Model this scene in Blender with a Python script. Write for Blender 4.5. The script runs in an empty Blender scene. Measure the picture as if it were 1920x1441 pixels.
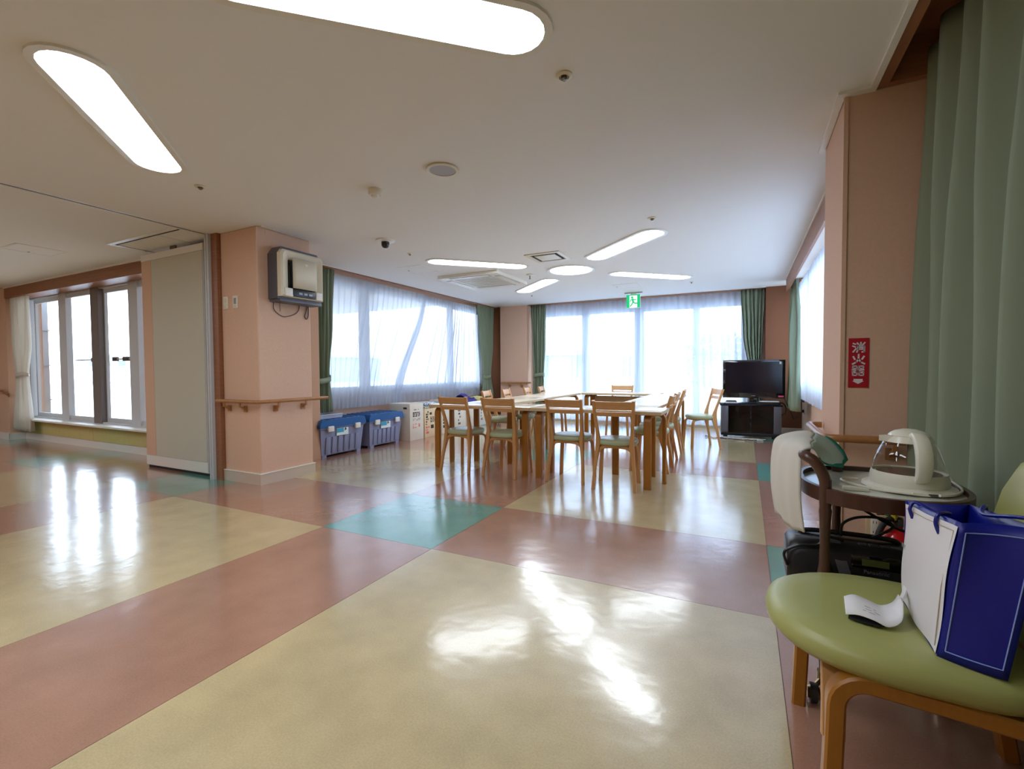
import bpy, bmesh, math, random
from mathutils import Vector, Matrix

random.seed(7)
S = bpy.context.scene
COL = S.collection
PI = math.pi

# ------------------------------------------------------------------ camera
cd = bpy.data.cameras.new('camera')
cam = bpy.data.objects.new('camera', cd)
COL.objects.link(cam)
cd.sensor_fit = 'HORIZONTAL'
cd.sensor_width = 36.0
cd.lens = 872.95 / 1920 * 36.0
cd.clip_start = 0.05
cd.clip_end = 500
R_ = Vector((0.89434427, 0.44734108, -0.00585499))
U_ = Vector((-0.00884666, 0.03076835, 0.99948739))
F_ = Vector((-0.44729191, 0.89383403, -0.03147497))
m = Matrix((R_, U_, -F_)).transposed().to_4x4()
m.translation = Vector((0, 0, 1.11))
cam.matrix_world = m
S.camera = cam

# ------------------------------------------------------------------ world, exposure
w = bpy.data.worlds.new('overcast')
S.world = w
w.use_nodes = True
bg = w.node_tree.nodes['Background']
bg.inputs['Color'].default_value = (0.68, 0.83, 1.0, 1)
bg.inputs['Strength'].default_value = 8.9
S.view_settings.view_transform = 'Standard'
S.view_settings.look = 'None'
S.view_settings.exposure = 0.0
S.view_settings.gamma = 1.0
S.view_settings.use_curve_mapping = False
LAMP = 15.4                     # radiance of the ceiling lamp diffusers
try:
    S.cycles.use_denoising = True
    S.cycles.max_bounces = 10
    S.cycles.diffuse_bounces = 5
    S.cycles.glossy_bounces = 4
    S.cycles.transmission_bounces = 6
    S.cycles.transparent_max_bounces = 16
    S.cycles.caustics_reflective = False
    S.cycles.caustics_refractive = False
except Exception:
    pass


# ------------------------------------------------------------------ materials
def lin(c):
    c = c / 255.0
    return c / 12.92 if c <= 0.04045 else ((c + 0.055) / 1.055) ** 2.4


def srgb(r, g, b):
    return (lin(r), lin(g), lin(b), 1.0)


def new_mat(name):
    mt = bpy.data.materials.new(name)
    mt.use_nodes = True
    nt = mt.node_tree
    return mt, nt, nt.nodes['Principled BSDF'], nt.nodes['Material Output']


def mat(name, rgb, rough=0.5, spec=0.5, metal=0.0, var=0.0, vscale=8.0, bump=0.0, bscale=60.0,
        stretch=(1, 1, 1), coat=0.0, emit=None, estr=0.0):
    mt, nt, p, out = new_mat(name)
    c = srgb(*rgb)
    p.inputs['Base Color'].default_value = c
    p.inputs['Roughness'].default_value = rough
    p.inputs['Specular IOR Level'].default_value = spec
    p.inputs['Metallic'].default_value = metal
    if coat:
        p.inputs['Coat Weight'].default_value = coat
        p.inputs['Coat Roughness'].default_value = 0.08
    if emit:
        p.inputs['Emission Color'].default_value = srgb(*emit)
        p.inputs['Emission Strength'].default_value = estr
    if var or bump:
        tc = nt.nodes.new('ShaderNodeTexCoord')
        mp = nt.nodes.new('ShaderNodeMapping')
        mp.inputs['Scale'].default_value = stretch
        nt.links.new(tc.outputs['Object'], mp.inputs['Vector'])
    if var:
        nz = nt.nodes.new('ShaderNodeTexNoise')
        nz.inputs['Scale'].default_value = vscale
        nz.inputs['Detail'].default_value = 5
        nt.links.new(mp.outputs[0], nz.inputs['Vector'])
        rp = nt.nodes.new('ShaderNodeValToRGB')
        rp.color_ramp.elements[0].position = 0.3
        rp.color_ramp.elements[1].position = 0.7
        rp.color_ramp.elements[0].color = tuple(x * (1 - var) for x in c[:3]) + (1,)
        rp.color_ramp.elements[1].color = tuple(min(1, x * (1 + var)) for x in c[:3]) + (1,)
        nt.links.new(nz.outputs['Fac'], rp.inputs['Fac'])
        nt.links.new(rp.outputs['Color'], p.inputs['Base Color'])
    if bump:
        n2 = nt.nodes.new('ShaderNodeTexNoise')
        n2.inputs['Scale'].default_value = bscale
        n2.inputs['Detail'].default_value = 3
        nt.links.new(mp.outputs[0], n2.inputs['Vector'])
        bp = nt.nodes.new('ShaderNodeBump')
        bp.inputs['Strength'].default_value = bump
        bp.inputs['Distance'].default_value = 0.004
        nt.links.new(n2.outputs['Fac'], bp.inputs['Height'])
        nt.links.new(bp.outputs['Normal'], p.inputs['Normal'])
    return mt


def floor_mat(name, rgb):
    """waxed sheet vinyl: speckle in the colour, long soft waves in the gloss"""
    mt, nt, p, out = new_mat(name)
    c = srgb(*rgb)
    geo = nt.nodes.new('ShaderNodeNewGeometry')
    n1 = nt.nodes.new('ShaderNodeTexNoise')
    n1.inputs['Scale'].default_value = 5.0
    n1.inputs['Detail'].default_value = 6
    n2 = nt.nodes.new('ShaderNodeTexNoise')
    n2.inputs['Scale'].default_value = 160.0
    n2.inputs['Detail'].default_value = 2
    for n in (n1, n2):
        nt.links.new(geo.outputs['Position'], n.inputs['Vector'])
    mx = nt.nodes.new('ShaderNodeMix')
    mx.data_type = 'FLOAT'
    mx.inputs[0].default_value = 0.45
    nt.links.new(n1.outputs['Fac'], mx.inputs[2])
    nt.links.new(n2.outputs['Fac'], mx.inputs[3])
    rp = nt.nodes.new('ShaderNodeValToRGB')
    rp.color_ramp.elements[0].position = 0.33
    rp.color_ramp.elements[1].position = 0.67
    rp.color_ramp.elements[0].color = tuple(x * 0.86 for x in c[:3]) + (1,)
    rp.color_ramp.elements[1].color = tuple(min(1, x * 1.13) for x in c[:3]) + (1,)
    nt.links.new(mx.outputs[0], rp.inputs['Fac'])
    nt.links.new(rp.outputs['Color'], p.inputs['Base Color'])
    p.inputs['Roughness'].default_value = 0.24
    p.inputs['Specular IOR Level'].default_value = 0.45
    n3 = nt.nodes.new('ShaderNodeTexNoise')
    n3.inputs['Scale'].default_value = 2.6
    n3.inputs['Detail'].default_value = 3
    n4 = nt.nodes.new('ShaderNodeTexNoise')
    n4.inputs['Scale'].default_value = 22.0
    n4.inputs['Detail'].default_value = 2
    for n in (n3, n4):
        nt.links.new(geo.outputs['Position'], n.inputs['Vector'])
    m2 = nt.nodes.new('ShaderNodeMix')
    m2.data_type = 'FLOAT'
    m2.inputs[0].default_value = 0.10
    nt.links.new(n3.outputs['Fac'], m2.inputs[2])
    nt.links.new(n4.outputs['Fac'], m2.inputs[3])
    bp = nt.nodes.new('ShaderNodeBump')
    bp.inputs['Strength'].default_value = 0.35
    bp.inputs['Distance'].default_value = 0.012
    nt.links.new(m2.outputs[0], bp.inputs['Height'])
    nt.links.new(bp.outputs['Normal'], p.inputs['Normal'])
    p.inputs['Coat Weight'].default_value = 1.0
    p.inputs['Coat IOR'].default_value = 1.8
    p.inputs['Coat Roughness'].default_value = 0.15
    nt.links.new(bp.outputs['Normal'], p.inputs['Coat Normal'])
    return mt


def wood_mat(name, rgb, rough=0.38, dark=0.72, scale=(14, 14, 1.6)):
    mt, nt, p, out = new_mat(name)
    c = srgb(*rgb)
    tc = nt.nodes.new('ShaderNodeTexCoord')
    mp = nt.nodes.new('ShaderNodeMapping')
    mp.inputs['Scale'].default_value = scale
    nt.links.new(tc.outputs['Object'], mp.inputs['Vector'])
    nz = nt.nodes.new('ShaderNodeTexNoise')
    nz.inputs['Scale'].default_value = 3.0
    nz.inputs['Detail'].default_value = 6
    nz.inputs['Roughness'].default_value = 0.65
    nt.links.new(mp.outputs[0], nz.inputs['Vector'])
    rp = nt.nodes.new('ShaderNodeValToRGB')
    rp.color_ramp.elements[0].position = 0.3
    rp.color_ramp.elements[1].position = 0.68
    rp.color_ramp.elements[0].color = tuple(x * dark for x in c[:3]) + (1,)
    rp.color_ramp.elements[1].color = c
    nt.links.new(nz.outputs['Fac'], rp.inputs['Fac'])
    nt.links.new(rp.outputs['Color'], p.inputs['Base Color'])
    p.inputs['Roughness'].default_value = rough
    return mt


def sheer_mat(name, rgb, clear=0.5):
    mt, nt, p, out = new_mat(name)
    nt.nodes.remove(p)
    tr = nt.nodes.new('ShaderNodeBsdfTransparent')
    tl = nt.nodes.new('ShaderNodeBsdfTranslucent')
    df = nt.nodes.new('ShaderNodeBsdfDiffuse')
    for n in (tl, df):
        n.inputs['Color'].default_value = srgb(*rgb)
    m1 = nt.nodes.new('ShaderNodeMixShader')
    m1.inputs[0].default_value = 0.4
    nt.links.new(tl.outputs[0], m1.inputs[1])
    nt.links.new(df.outputs[0], m1.inputs[2])
    m2 = nt.nodes.new('ShaderNodeMixShader')
    # the weave closes up when it is looked at edge-on
    lw = nt.nodes.new('ShaderNodeLayerWeight')
    lw.inputs['Blend'].default_value = 0.35
    mr = nt.nodes.new('ShaderNodeMapRange')
    mr.inputs['To Min'].default_value = 1 - clear
    mr.inputs['To Max'].default_value = 0.95
    nt.links.new(lw.outputs['Facing'], mr.inputs['Value'])
    nt.links.new(mr.outputs[0], m2.inputs[0])
    nt.links.new(tr.outputs[0], m2.inputs[1])
    nt.links.new(m1.outputs[0], m2.inputs[2])
    nt.links.new(m2.outputs[0], out.inputs['Surface'])
    return mt


def cloth_mat(name, rgb, through=0.3, bscale=300):
    mt, nt, p, out = new_mat(name)
    c = srgb(*rgb)
    tc = nt.nodes.new('ShaderNodeTexCoord')
    nz = nt.nodes.new('ShaderNodeTexNoise')
    nz.inputs['Scale'].default_value = bscale
    nt.links.new(tc.outputs['Object'], nz.inputs['Vector'])
    bp = nt.nodes.new('ShaderNodeBump')
    bp.inputs['Strength'].default_value = 0.2
    bp.inputs['Distance'].default_value = 0.003
    nt.links.new(nz.outputs['Fac'], bp.inputs['Height'])
    p.inputs['Base Color'].default_value = c
    p.inputs['Roughness'].default_value = 0.85
    p.inputs['Specular IOR Level'].default_value = 0.2
    nt.links.new(bp.outputs['Normal'], p.inputs['Normal'])
    tl = nt.nodes.new('ShaderNodeBsdfTranslucent')
    tl.inputs['Color'].default_value = c
    mx = nt.nodes.new('ShaderNodeMixShader')
    mx.inputs[0].default_value = through
    nt.links.new(p.outputs[0], mx.inputs[1])
    nt.links.new(tl.outputs[0], mx.inputs[2])
    nt.links.new(mx.outputs[0], out.inputs['Surface'])
    return mt


def glass_mat(name, tint=(1, 1, 1), refl=1.0):
    mt, nt, p, out = new_mat(name)
    nt.nodes.remove(p)
    tr = nt.nodes.new('ShaderNodeBsdfTransparent')
    tr.inputs['Color'].default_value = (*tint, 1)
    gl = nt.nodes.new('ShaderNodeBsdfGlossy')
    gl.inputs['Roughness'].default_value = 0.01
    gl.inputs['Color'].default_value = (refl, refl, refl, 1)
    # Schlick reflectance, alike from both sides of the thin pane
    lw = nt.nodes.new('ShaderNodeLayerWeight')
    lw.inputs['Blend'].default_value = 0.5
    pw = nt.nodes.new('ShaderNodeMath')
    pw.operation = 'POWER'
    pw.inputs[1].default_value = 5.0
    nt.links.new(lw.outputs['Facing'], pw.inputs[0])
    ma = nt.nodes.new('ShaderNodeMath')
    ma.operation = 'MULTIPLY_ADD'
    ma.inputs[1].default_value = 0.93
    ma.inputs[2].default_value = 0.035
    nt.links.new(pw.outputs[0], ma.inputs[0])
    mx = nt.nodes.new('ShaderNodeMixShader')
    nt.links.new(ma.outputs[0], mx.inputs[0])
    nt.links.new(tr.outputs[0], mx.inputs[1])
    nt.links.new(gl.outputs[0], mx.inputs[2])
    nt.links.new(mx.outputs[0], out.inputs['Surface'])
    return mt


def emit_mat(name, rgb, strength):
    mt, nt, p, out = new_mat(name)
    nt.nodes.remove(p)
    e = nt.nodes.new('ShaderNodeEmission')
    e.inputs['Color'].default_value = (*rgb, 1)
    e.inputs['Strength'].default_value = strength
    nt.links.new(e.outputs[0], out.inputs['Surface'])
    return mt


M = {}
M['beige_vinyl'] = floor_mat('beige_vinyl', (197, 178, 134))
M['pink_vinyl'] = floor_mat('pink_vinyl', (170, 126, 104))
M['teal_vinyl'] = floor_mat('teal_vinyl', (96, 156, 140))
M['seam'] = mat('seam', (120, 100, 84), 0.6)
M['ceiling'] = mat('ceiling', (236, 234, 231), 0.9, 0.2, bump=0.08, bscale=120)
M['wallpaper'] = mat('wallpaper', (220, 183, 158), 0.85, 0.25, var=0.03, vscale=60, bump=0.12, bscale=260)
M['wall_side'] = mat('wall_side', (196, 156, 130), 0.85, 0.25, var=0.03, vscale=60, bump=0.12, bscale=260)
M['white_trim'] = mat('white_trim', (236, 233, 227), 0.45)
M['grey_base'] = mat('grey_base', (205, 190, 172), 0.55)
M['alu'] = mat('alu', (204, 206, 210), 0.4)
M['alu_dark'] = mat('alu_dark', (120, 112, 110), 0.45)
M['dark_gap'] = mat('dark_gap', (24, 22, 22), 0.8)
M['brown_wood'] = wood_mat('brown_wood', (160, 106, 74), 0.45, 0.7, (1.6, 1.6, 16))
M['rail_wood'] = wood_mat('rail_wood', (178, 122, 70), 0.35, 0.75, (8, 8, 8))
M['ply'] = wood_mat('ply', (212, 198, 132), 0.5, 0.9, (12, 12, 1.5))
M['chair_wood'] = wood_mat('chair_wood', (204, 150, 92), 0.34, 0.84, (18, 18, 2.2))
M['chair_top'] = wood_mat('chair_top', (206, 154, 100), 0.34, 0.84, (2.5, 18, 18))
M['table_wood'] = wood_mat('table_wood', (166, 108, 32), 0.36, 0.82, (18, 18, 2))
M['table_top'] = mat('table_top', (230, 218, 196), 0.14, 0.5, var=0.03, vscale=4)
M['table_edge'] = mat('table_edge', (206, 184, 148), 0.4, var=0.05, vscale=20)
M['seat_vinyl'] = mat('seat_vinyl', (172, 180, 146), 0.3, 0.5, bump=0.06, bscale=300)
M['seat_vinyl2'] = mat('seat_vinyl2', (166, 167, 100), 0.36, 0.5, bump=0.05, bscale=300)
M['green_cloth'] = cloth_mat('green_cloth', (156, 168, 144), 0.25)
M['white_cloth'] = cloth_mat('white_cloth', (240, 236, 228), 0.45)
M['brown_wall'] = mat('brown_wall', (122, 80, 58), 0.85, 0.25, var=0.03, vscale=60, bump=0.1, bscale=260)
M['sheer'] = sheer_mat('sheer', (208, 216, 230), 0.17)
M['glass'] = glass_mat('glass', (0.97, 0.985, 1.0))
M['lamp'] = emit_mat('lamp', (0.88, 0.965, 1.07), LAMP)
M['plastic_white'] = mat('plastic_white', (232, 228, 216), 0.35)
M['plastic_cream'] = mat('plastic_cream', (222, 212, 188), 0.4)
M['plastic_grey'] = mat('plastic_grey', (150, 150, 152), 0.45)
M['grille_grey'] = mat('grille_grey', (178, 178, 182), 0.6)
M['black'] = mat('black', (20, 20, 22), 0.35)
M['black_matte'] = mat('black_matte', (16, 16, 17), 0.7)
M['black_gloss'] = mat('black_gloss', (12, 12, 16), 0.08, coat=0.6)
M['screen'] = mat('screen', (14, 16, 26), 0.12, 0.5)
M['silver'] = mat('silver', (140, 140, 146), 0.35, metal=0.5)
M['tv_grey'] = mat('tv_grey', (96, 96, 104), 0.4, metal=0.3)
M['crate_blue'] = mat('crate_blue', (30, 88, 150), 0.4, bump=0.05)
M['crate_grey'] = mat('crate_grey', (134, 140, 172), 0.5, bump=0.05)
M['latch'] = mat('latch', (226, 222, 214), 0.4)
M['clear_plastic'] = mat('clear_plastic', (196, 202, 214), 0.2, coat=0.3)
M['carton_white'] = mat('carton_white', (222, 214, 200), 0.8, 0.2, var=0.03, vscale=12)
M['carton_cream'] = mat('carton_cream', (226, 204, 168), 0.8, 0.2, var=0.03, vscale=12)
M['ink'] = mat('ink', (60, 56, 56), 0.8)
M['ink_red'] = mat('ink_red', (216, 110, 96), 0.8)
M['ink_pink'] = mat('ink_pink', (222, 90, 110), 0.8)
M['orange_tape'] = mat('orange_tape', (150, 70, 36), 0.6)
M['sticker_blue'] = mat('sticker_blue', (60, 160, 196), 0.5)
M['sticker_white'] = mat('sticker_white', (224, 234, 236), 0.5)
M['sticker_dark'] = mat('sticker_dark', (36, 72, 92), 0.5)
M['purple'] = mat('purple', (70, 62, 140), 0.7)
M['yellow'] = mat('yellow', (206, 196, 120), 0.7)
M['dark_brown'] = wood_mat('dark_brown', (74, 42, 30), 0.3, 0.7, (10, 10, 2))
M['post_brown'] = wood_mat('post_brown', (80, 50, 36), 0.28, 0.75, (12, 12, 2))
M['tray_white'] = mat('tray_white', (210, 210, 198), 0.2, 0.5)
M['kettle_white'] = mat('kettle_white', (226, 222, 204), 0.28)
M['kettle_glass'] = glass_mat('kettle_glass', (0.86, 0.84, 0.82))
M['steel'] = mat('steel', (120, 112, 104), 0.25, metal=0.9)
M['brass'] = mat('brass', (150, 128, 86), 0.3, metal=0.8)
M['rubber'] = mat('rubber', (34, 33, 32), 0.6)
M['towel_white'] = cloth_mat('towel_white', (240, 236, 228), 0.35, 240)
M['towel_green'] = cloth_mat('towel_green', (60, 158, 138), 0.4, 240)
M['towel_mint'] = cloth_mat('towel_mint', (222, 232, 224), 0.55, 240)
M['sign_red'] = mat('sign_red', (176, 12, 34), 0.4)
M['sign_white'] = mat('sign_white', (226, 216, 220), 0.45)
M['bag_blue'] = mat('bag_blue', (4, 20, 126), 0.38, 0.5, var=0.06, vscale=8, bump=0.15, bscale=60)
M['bag_white'] = mat('bag_white', (226, 222, 224), 0.5, 0.4, bump=0.25, bscale=24)
M['thread'] = mat('thread', (140, 160, 220), 0.6)
M['thread_tan'] = mat('thread_tan', (176, 160, 140), 0.6)
M['paper'] = mat('paper', (228, 226, 226), 0.6)
M['ext_red'] = mat('ext_red', (206, 16, 28), 0.22, coat=0.4)
M['green_tag'] = mat('green_tag', (40, 130, 70), 0.5)
M['outlet_cream'] = mat('outlet_cream', (214, 192, 150), 0.4)
M['exit_green'] = emit_mat('exit_green', (0.02, 0.60, 0.22), 1.1)
M['exit_white'] = emit_mat('exit_white', (0.85, 1.0, 0.90), 1.3)
M['lcd'] = mat('lcd', (86, 92, 48), 0.3)
M['terrace'] = mat('terrace', (222, 225, 230), 0.8, var=0.06, vscale=2)
M['concrete'] = mat('concrete', (136, 140, 146), 0.8, var=0.08, vscale=3)
M['soffit'] = mat('soffit', (236, 238, 240), 0.8)
M['facade'] = mat('facade', (206, 212, 220), 0.8)
M['facade_b'] = mat('facade_b', (190, 202, 216), 0.8)
M['pane_far'] = mat('pane_far', (60, 70, 84), 0.3)
M['wire'] = mat('wire', (222, 226, 230), 0.5)
M['leaf'] = mat('leaf', (92, 116, 96), 0.7, var=0.25, vscale=3)
M['bark'] = mat('bark', (96, 84, 72), 0.8)
M['tarp'] = mat('tarp', (60, 110, 176), 0.6)
M['pattern'] = None


def pattern_mat():
    mt, nt, p, out = new_mat('spotted_cloth')
    tc = nt.nodes.new('ShaderNodeTexCoord')
    v = nt.nodes.new('ShaderNodeTexVoronoi')
    v.inputs['Scale'].default_value = 42
    nt.links.new(tc.outputs['Object'], v.inputs['Vector'])
    rp = nt.nodes.new('ShaderNodeValToRGB')
    rp.color_ramp.interpolation = 'CONSTANT'
    rp.color_ramp.elements[0].color = srgb(40, 52, 70)
    rp.color_ramp.elements[1].position = 0.42
    rp.color_ramp.elements[1].color = srgb(206, 214, 220)
    nt.links.new(v.outputs['Distance'], rp.inputs['Fac'])
    nt.links.new(rp.outputs['Color'], p.inputs['Base Color'])
    p.inputs['Roughness'].default_value = 0.8
    return mt


M['pattern'] = pattern_mat()


# ------------------------------------------------------------------ mesh helpers
def B():
    return bmesh.new()


def box(bm, x0, x1, y0, y1, z0, z1, bev=0.0, seg=2, mi=0):
    r = bmesh.ops.create_cube(bm, size=1.0)
    vs = r['verts']
    bmesh.ops.scale(bm, vec=(x1 - x0, y1 - y0, z1 - z0), verts=vs)
    bmesh.ops.translate(bm, vec=((x0 + x1) / 2, (y0 + y1) / 2, (z0 + z1) / 2), verts=vs)
    fs = set(f for v in vs for f in v.link_faces)
    for f in fs:
        f.material_index = mi
    if bev:
        es = list(set(e for v in vs for e in v.link_edges))
        bmesh.ops.bevel(bm, geom=es, offset=bev, segments=seg, affect='EDGES', profile=0.5)
    return bm


def obox(bm, c, size, rot=(0, 0, 0), bev=0.0, mi=0):
    from mathutils import Euler
    t = bmesh.new()
    box(t, -size[0] / 2, size[0] / 2, -size[1] / 2, size[1] / 2, -size[2] / 2, size[2] / 2, bev, 2, mi)
    mm = Matrix.Translation(c) @ Euler(rot).to_matrix().to_4x4()
    bmesh.ops.transform(t, matrix=mm, verts=t.verts)
    merge(bm, t)
    return bm


def merge(bm, t):
    mp = {}
    for v in t.verts:
        mp[v] = bm.verts.new(v.co)
    for f in t.faces:
        try:
            nf = bm.faces.new([mp[v] for v in f.verts])
            nf.material_index = f.material_index
        except ValueError:
            pass
    t.free()


def tube(bm, pts, r, n=8, cap=True):
    pts = [Vector(p) for p in pts]
    rs = r if isinstance(r, (list, tuple)) else [r] * len(pts)
    rings = []
    prev = None
    for i, p in enumerate(pts):
        a = pts[max(0, i - 1)]
        b = pts[min(len(pts) - 1, i + 1)]
        t = (b - a).normalized()
        if prev is None:
            ref = Vector((0, 0, 1)) if abs(t.z) < 0.9 else Vector((1, 0, 0))
            nrm = t.cross(ref).normalized()
        else:
            nrm = (prev - t * prev.dot(t))
            if nrm.length < 1e-6:
                nrm = t.orthogonal()
            nrm.normalize()
        prev = nrm
        bn = t.cross(nrm)
        rings.append([bm.verts.new(p + (nrm * math.cos(2 * PI * k / n) + bn * math.sin(2 * PI * k / n)) * rs[i]) for k in range(n)])
    for i in range(len(rings) - 1):
        for k in range(n):
            bm.faces.new((rings[i][k], rings[i][(k + 1) % n], rings[i + 1][(k + 1) % n], rings[i + 1][k]))
    if cap:
        bm.faces.new(list(reversed(rings[0])))
        bm.faces.new(rings[-1])
    return bm


def sweep(bm, pts, side, wd, th, bev=0.0):
    """rectangular strip along pts: wd across `side`, th across the bend"""
    pts = [Vector(p) for p in pts]
    n = len(pts)
    W = wd if isinstance(wd, (list, tuple)) else [wd] * n
    T = th if isinstance(th, (list, tuple)) else [th] * n
    side = Vector(side).normalized()
    rings = []
    for i, p in enumerate(pts):
        a = pts[max(0, i - 1)]
        b = pts[min(n - 1, i + 1)]
        t = (b - a).normalized()
        s = (side - t * side.dot(t)).normalized()
        nr = t.cross(s).normalized()
        hw, ht = W[i] / 2, T[i] / 2
        c = min(hw, ht) * 0.28
        loop = [(hw - c, ht), (-(hw - c), ht), (-hw, ht - c), (-hw, -(ht - c)), (-(hw - c), -ht), (hw - c, -ht), (hw, -(ht - c)), (hw, ht - c)]
        rings.append([bm.verts.new(p + s * u + nr * v) for u, v in loop])
    for i in range(n - 1):
        for k in range(8):
            bm.faces.new((rings[i][k], rings[i][(k + 1) % 8], rings[i + 1][(k + 1) % 8], rings[i + 1][k]))
    bm.faces.new(list(reversed(rings[0])))
    bm.faces.new(rings[-1])
    return bm


def lathe(bm, prof, c=(0, 0, 0), n=24, sx=1.0, sy=1.0, power=2.0):
    """profile [(r, z)] turned about z; power > 2 makes the plan a rounded square"""
    c = Vector(c)
    rings = []
    for r, z in prof:
        if r < 1e-6:
            rings.append([bm.verts.new(c + Vector((0, 0, z)))])
            continue
        ring = []
        for k in range(n):
            a = 2 * PI * k / n
            ca, sa = math.cos(a), math.sin(a)
            d = (abs(ca) ** power + abs(sa) ** power) ** (-1.0 / power)
            ring.append(bm.verts.new(c + Vector((r * sx * ca * d, r * sy * sa * d, z))))
        rings.append(ring)
    for i in range(len(rings) - 1):
        a, b = rings[i], rings[i + 1]
        if len(a) == 1 and len(b) == 1:
            continue
        for k in range(n):
            k2 = (k + 1) % n
            if len(a) == 1:
                bm.faces.new((a[0], b[k2], b[k]))
            elif len(b) == 1:
                bm.faces.new((a[k], a[k2], b[0]))
            else:
                bm.faces.new((a[k], a[k2], b[k2], b[k]))
    if len(rings[0]) > 1:
        bm.faces.new(list(reversed(rings[0])))
    if len(rings[-1]) > 1:
        bm.faces.new(rings[-1])
    return bm


def prism(bm, poly, h0, h1, plane='xy', mi=0):
    def P(a, b, h):
        return {'xy': (a, b, h), 'xz': (a, h, b), 'yz': (h, a, b)}[plane]
    lo = [bm.verts.new(P(a, b, h0)) for a, b in poly]
    hi = [bm.verts.new(P(a, b, h1)) for a, b in poly]
    n = len(poly)
    fs = [bm.faces.new(lo[::-1]), bm.faces.new(hi)]
    for k in range(n):
        fs.append(bm.faces.new((lo[k], lo[(k + 1) % n], hi[(k + 1) % n], hi[k])))
    for f in fs:
        f.material_index = mi
    return bm


def stroke(bm, pts, wd, y0, y1, ox=0, oz=0, sc=1.0):
    """flat brush stroke in the xz plane"""
    for (a, b) in zip(pts[:-1], pts[1:]):
        a2, b2 = Vector(a), Vector(b)
        d = (b2 - a2).normalized()
        nn = Vector((-d.y, d.x)) * wd / 2
        e = d * wd * 0.3
        q = [a2 - e + nn, a2 - e - nn, b2 + e - nn, b2 + e + nn]
        prism(bm, [(ox + p.x * sc, oz + p.y * sc) for p in q], y0, y1, 'xz')


def gridsurf(bm, f, nu, nv):
    vs = [[bm.verts.new(f(i / nu, j / nv)) for i in range(nu + 1)] for j in range(nv + 1)]
    for j in range(nv):
        for i in range(nu):
            bm.faces.new((vs[j][i], vs[j][i + 1], vs[j + 1][i + 1], vs[j + 1][i]))
    return bm


def smooth_path(ctrl, n=6):
    """Catmull-Rom through control points"""
    P = [Vector(p) for p in ctrl]
    out = []
    for i in range(len(P) - 1):
        p0 = P[max(0, i - 1)]
        p1, p2 = P[i], P[i + 1]
        p3 = P[min(len(P) - 1, i + 2)]
        for k in range(n):
            t = k / n
            out.append(0.5 * ((2 * p1) + (-p0 + p2) * t + (2 * p0 - 5 * p1 + 4 * p2 - p3) * t * t + (-p0 + 3 * p1 - 3 * p2 + p3) * t ** 3))
    out.append(P[-1])
    return out


def obj(name, bm, mt, parent=None, smooth=True, ang=38, solid=0.0):
    bmesh.ops.recalc_face_normals(bm, faces=bm.faces)
    me = bpy.data.meshes.new(name)
    bm.to_mesh(me)
    bm.free()
    for x in (mt if isinstance(mt, (list, tuple)) else [mt]):
        me.materials.append(M[x] if isinstance(x, str) else x)
    if smooth:
        for p in me.polygons:
            p.use_smooth = True
        me.set_sharp_from_angle(angle=math.radians(ang))
    o = bpy.data.objects.new(name, me)
    COL.objects.link(o)
    if parent:
        o.parent = parent
    if solid:
        md = o.modifiers.new('thickness', 'SOLIDIFY')
        md.thickness = solid
        md.offset = 0
    return o


def tag(o, label, cat, group=None):
    o['label'] = label
    o['category'] = cat
    if group:
        o['group'] = group
    return o


def thing(name, label, cat, loc=(0, 0, 0), rotz=0.0, group=None):
    o = bpy.data.objects.new(name, None)
    o.empty_display_size = 0.1
    COL.objects.link(o)
    o.location = loc
    o.rotation_euler = (0, 0, rotz)
    return tag(o, label, cat, group)


def struct(name, bm, mt, parent=None, smooth=False):
    o = obj(name, bm, mt, parent, smooth)
    if not parent:
        o['kind'] = 'structure'
    return o


def sroot(name):
    o = bpy.data.objects.new(name, None)
    o.empty_display_size = 0.1
    COL.objects.link(o)
    o['kind'] = 'structure'
    return o


def dup(root, loc, rotz, label, group=None):
    r = root.copy()
    COL.objects.link(r)
    r.location = loc
    r.rotation_euler = (0, 0, rotz)
    r['label'] = label
    if group:
        r['group'] = group
    for ch in list(root.children):
        c = ch.copy()
        COL.objects.link(c)
        c.parent = r
        for g in list(ch.children):
            d = g.copy()
            COL.objects.link(d)
            d.parent = c
    return r


CE = 2.505     # ceiling height

# ================================================================== SETTING
# ---- floor: sheet-vinyl panels laid in a grid of wide squares and narrow bands
fl = struct('floor', box(B(), -13.2, 1.3, -3.4, 9.7, -0.12, -0.003), 'seam')
xs = [-13.2, -11.14, -10.19, -8.32, -7.37, -5.50, -4.55, -2.684, -1.735, 0.13, 1.08, 1.3]
ys = [-3.4, -2.37, -0.50, 0.45, 2.335, 3.30, 5.19, 6.15, 8.0, 8.96, 9.7]
xb = [False, True, False, True, False, True, False, True, False, True, False]
yb = [False, False, True, False, True, False, True, False, True, False]
for i in range(len(xs) - 1):
    for j in range(len(ys) - 1):
        g = 0.0012
        mt = 'teal_vinyl' if xb[i] and yb[j] and not (i == 5 and j == 6) else ('pink_vinyl' if xb[i] or yb[j] else 'beige_vinyl')
        obj('tile', box(B(), xs[i] + g, xs[i + 1] - g, ys[j] + g, ys[j + 1] - g, -0.003, 0.0), mt, fl, smooth=False)

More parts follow.
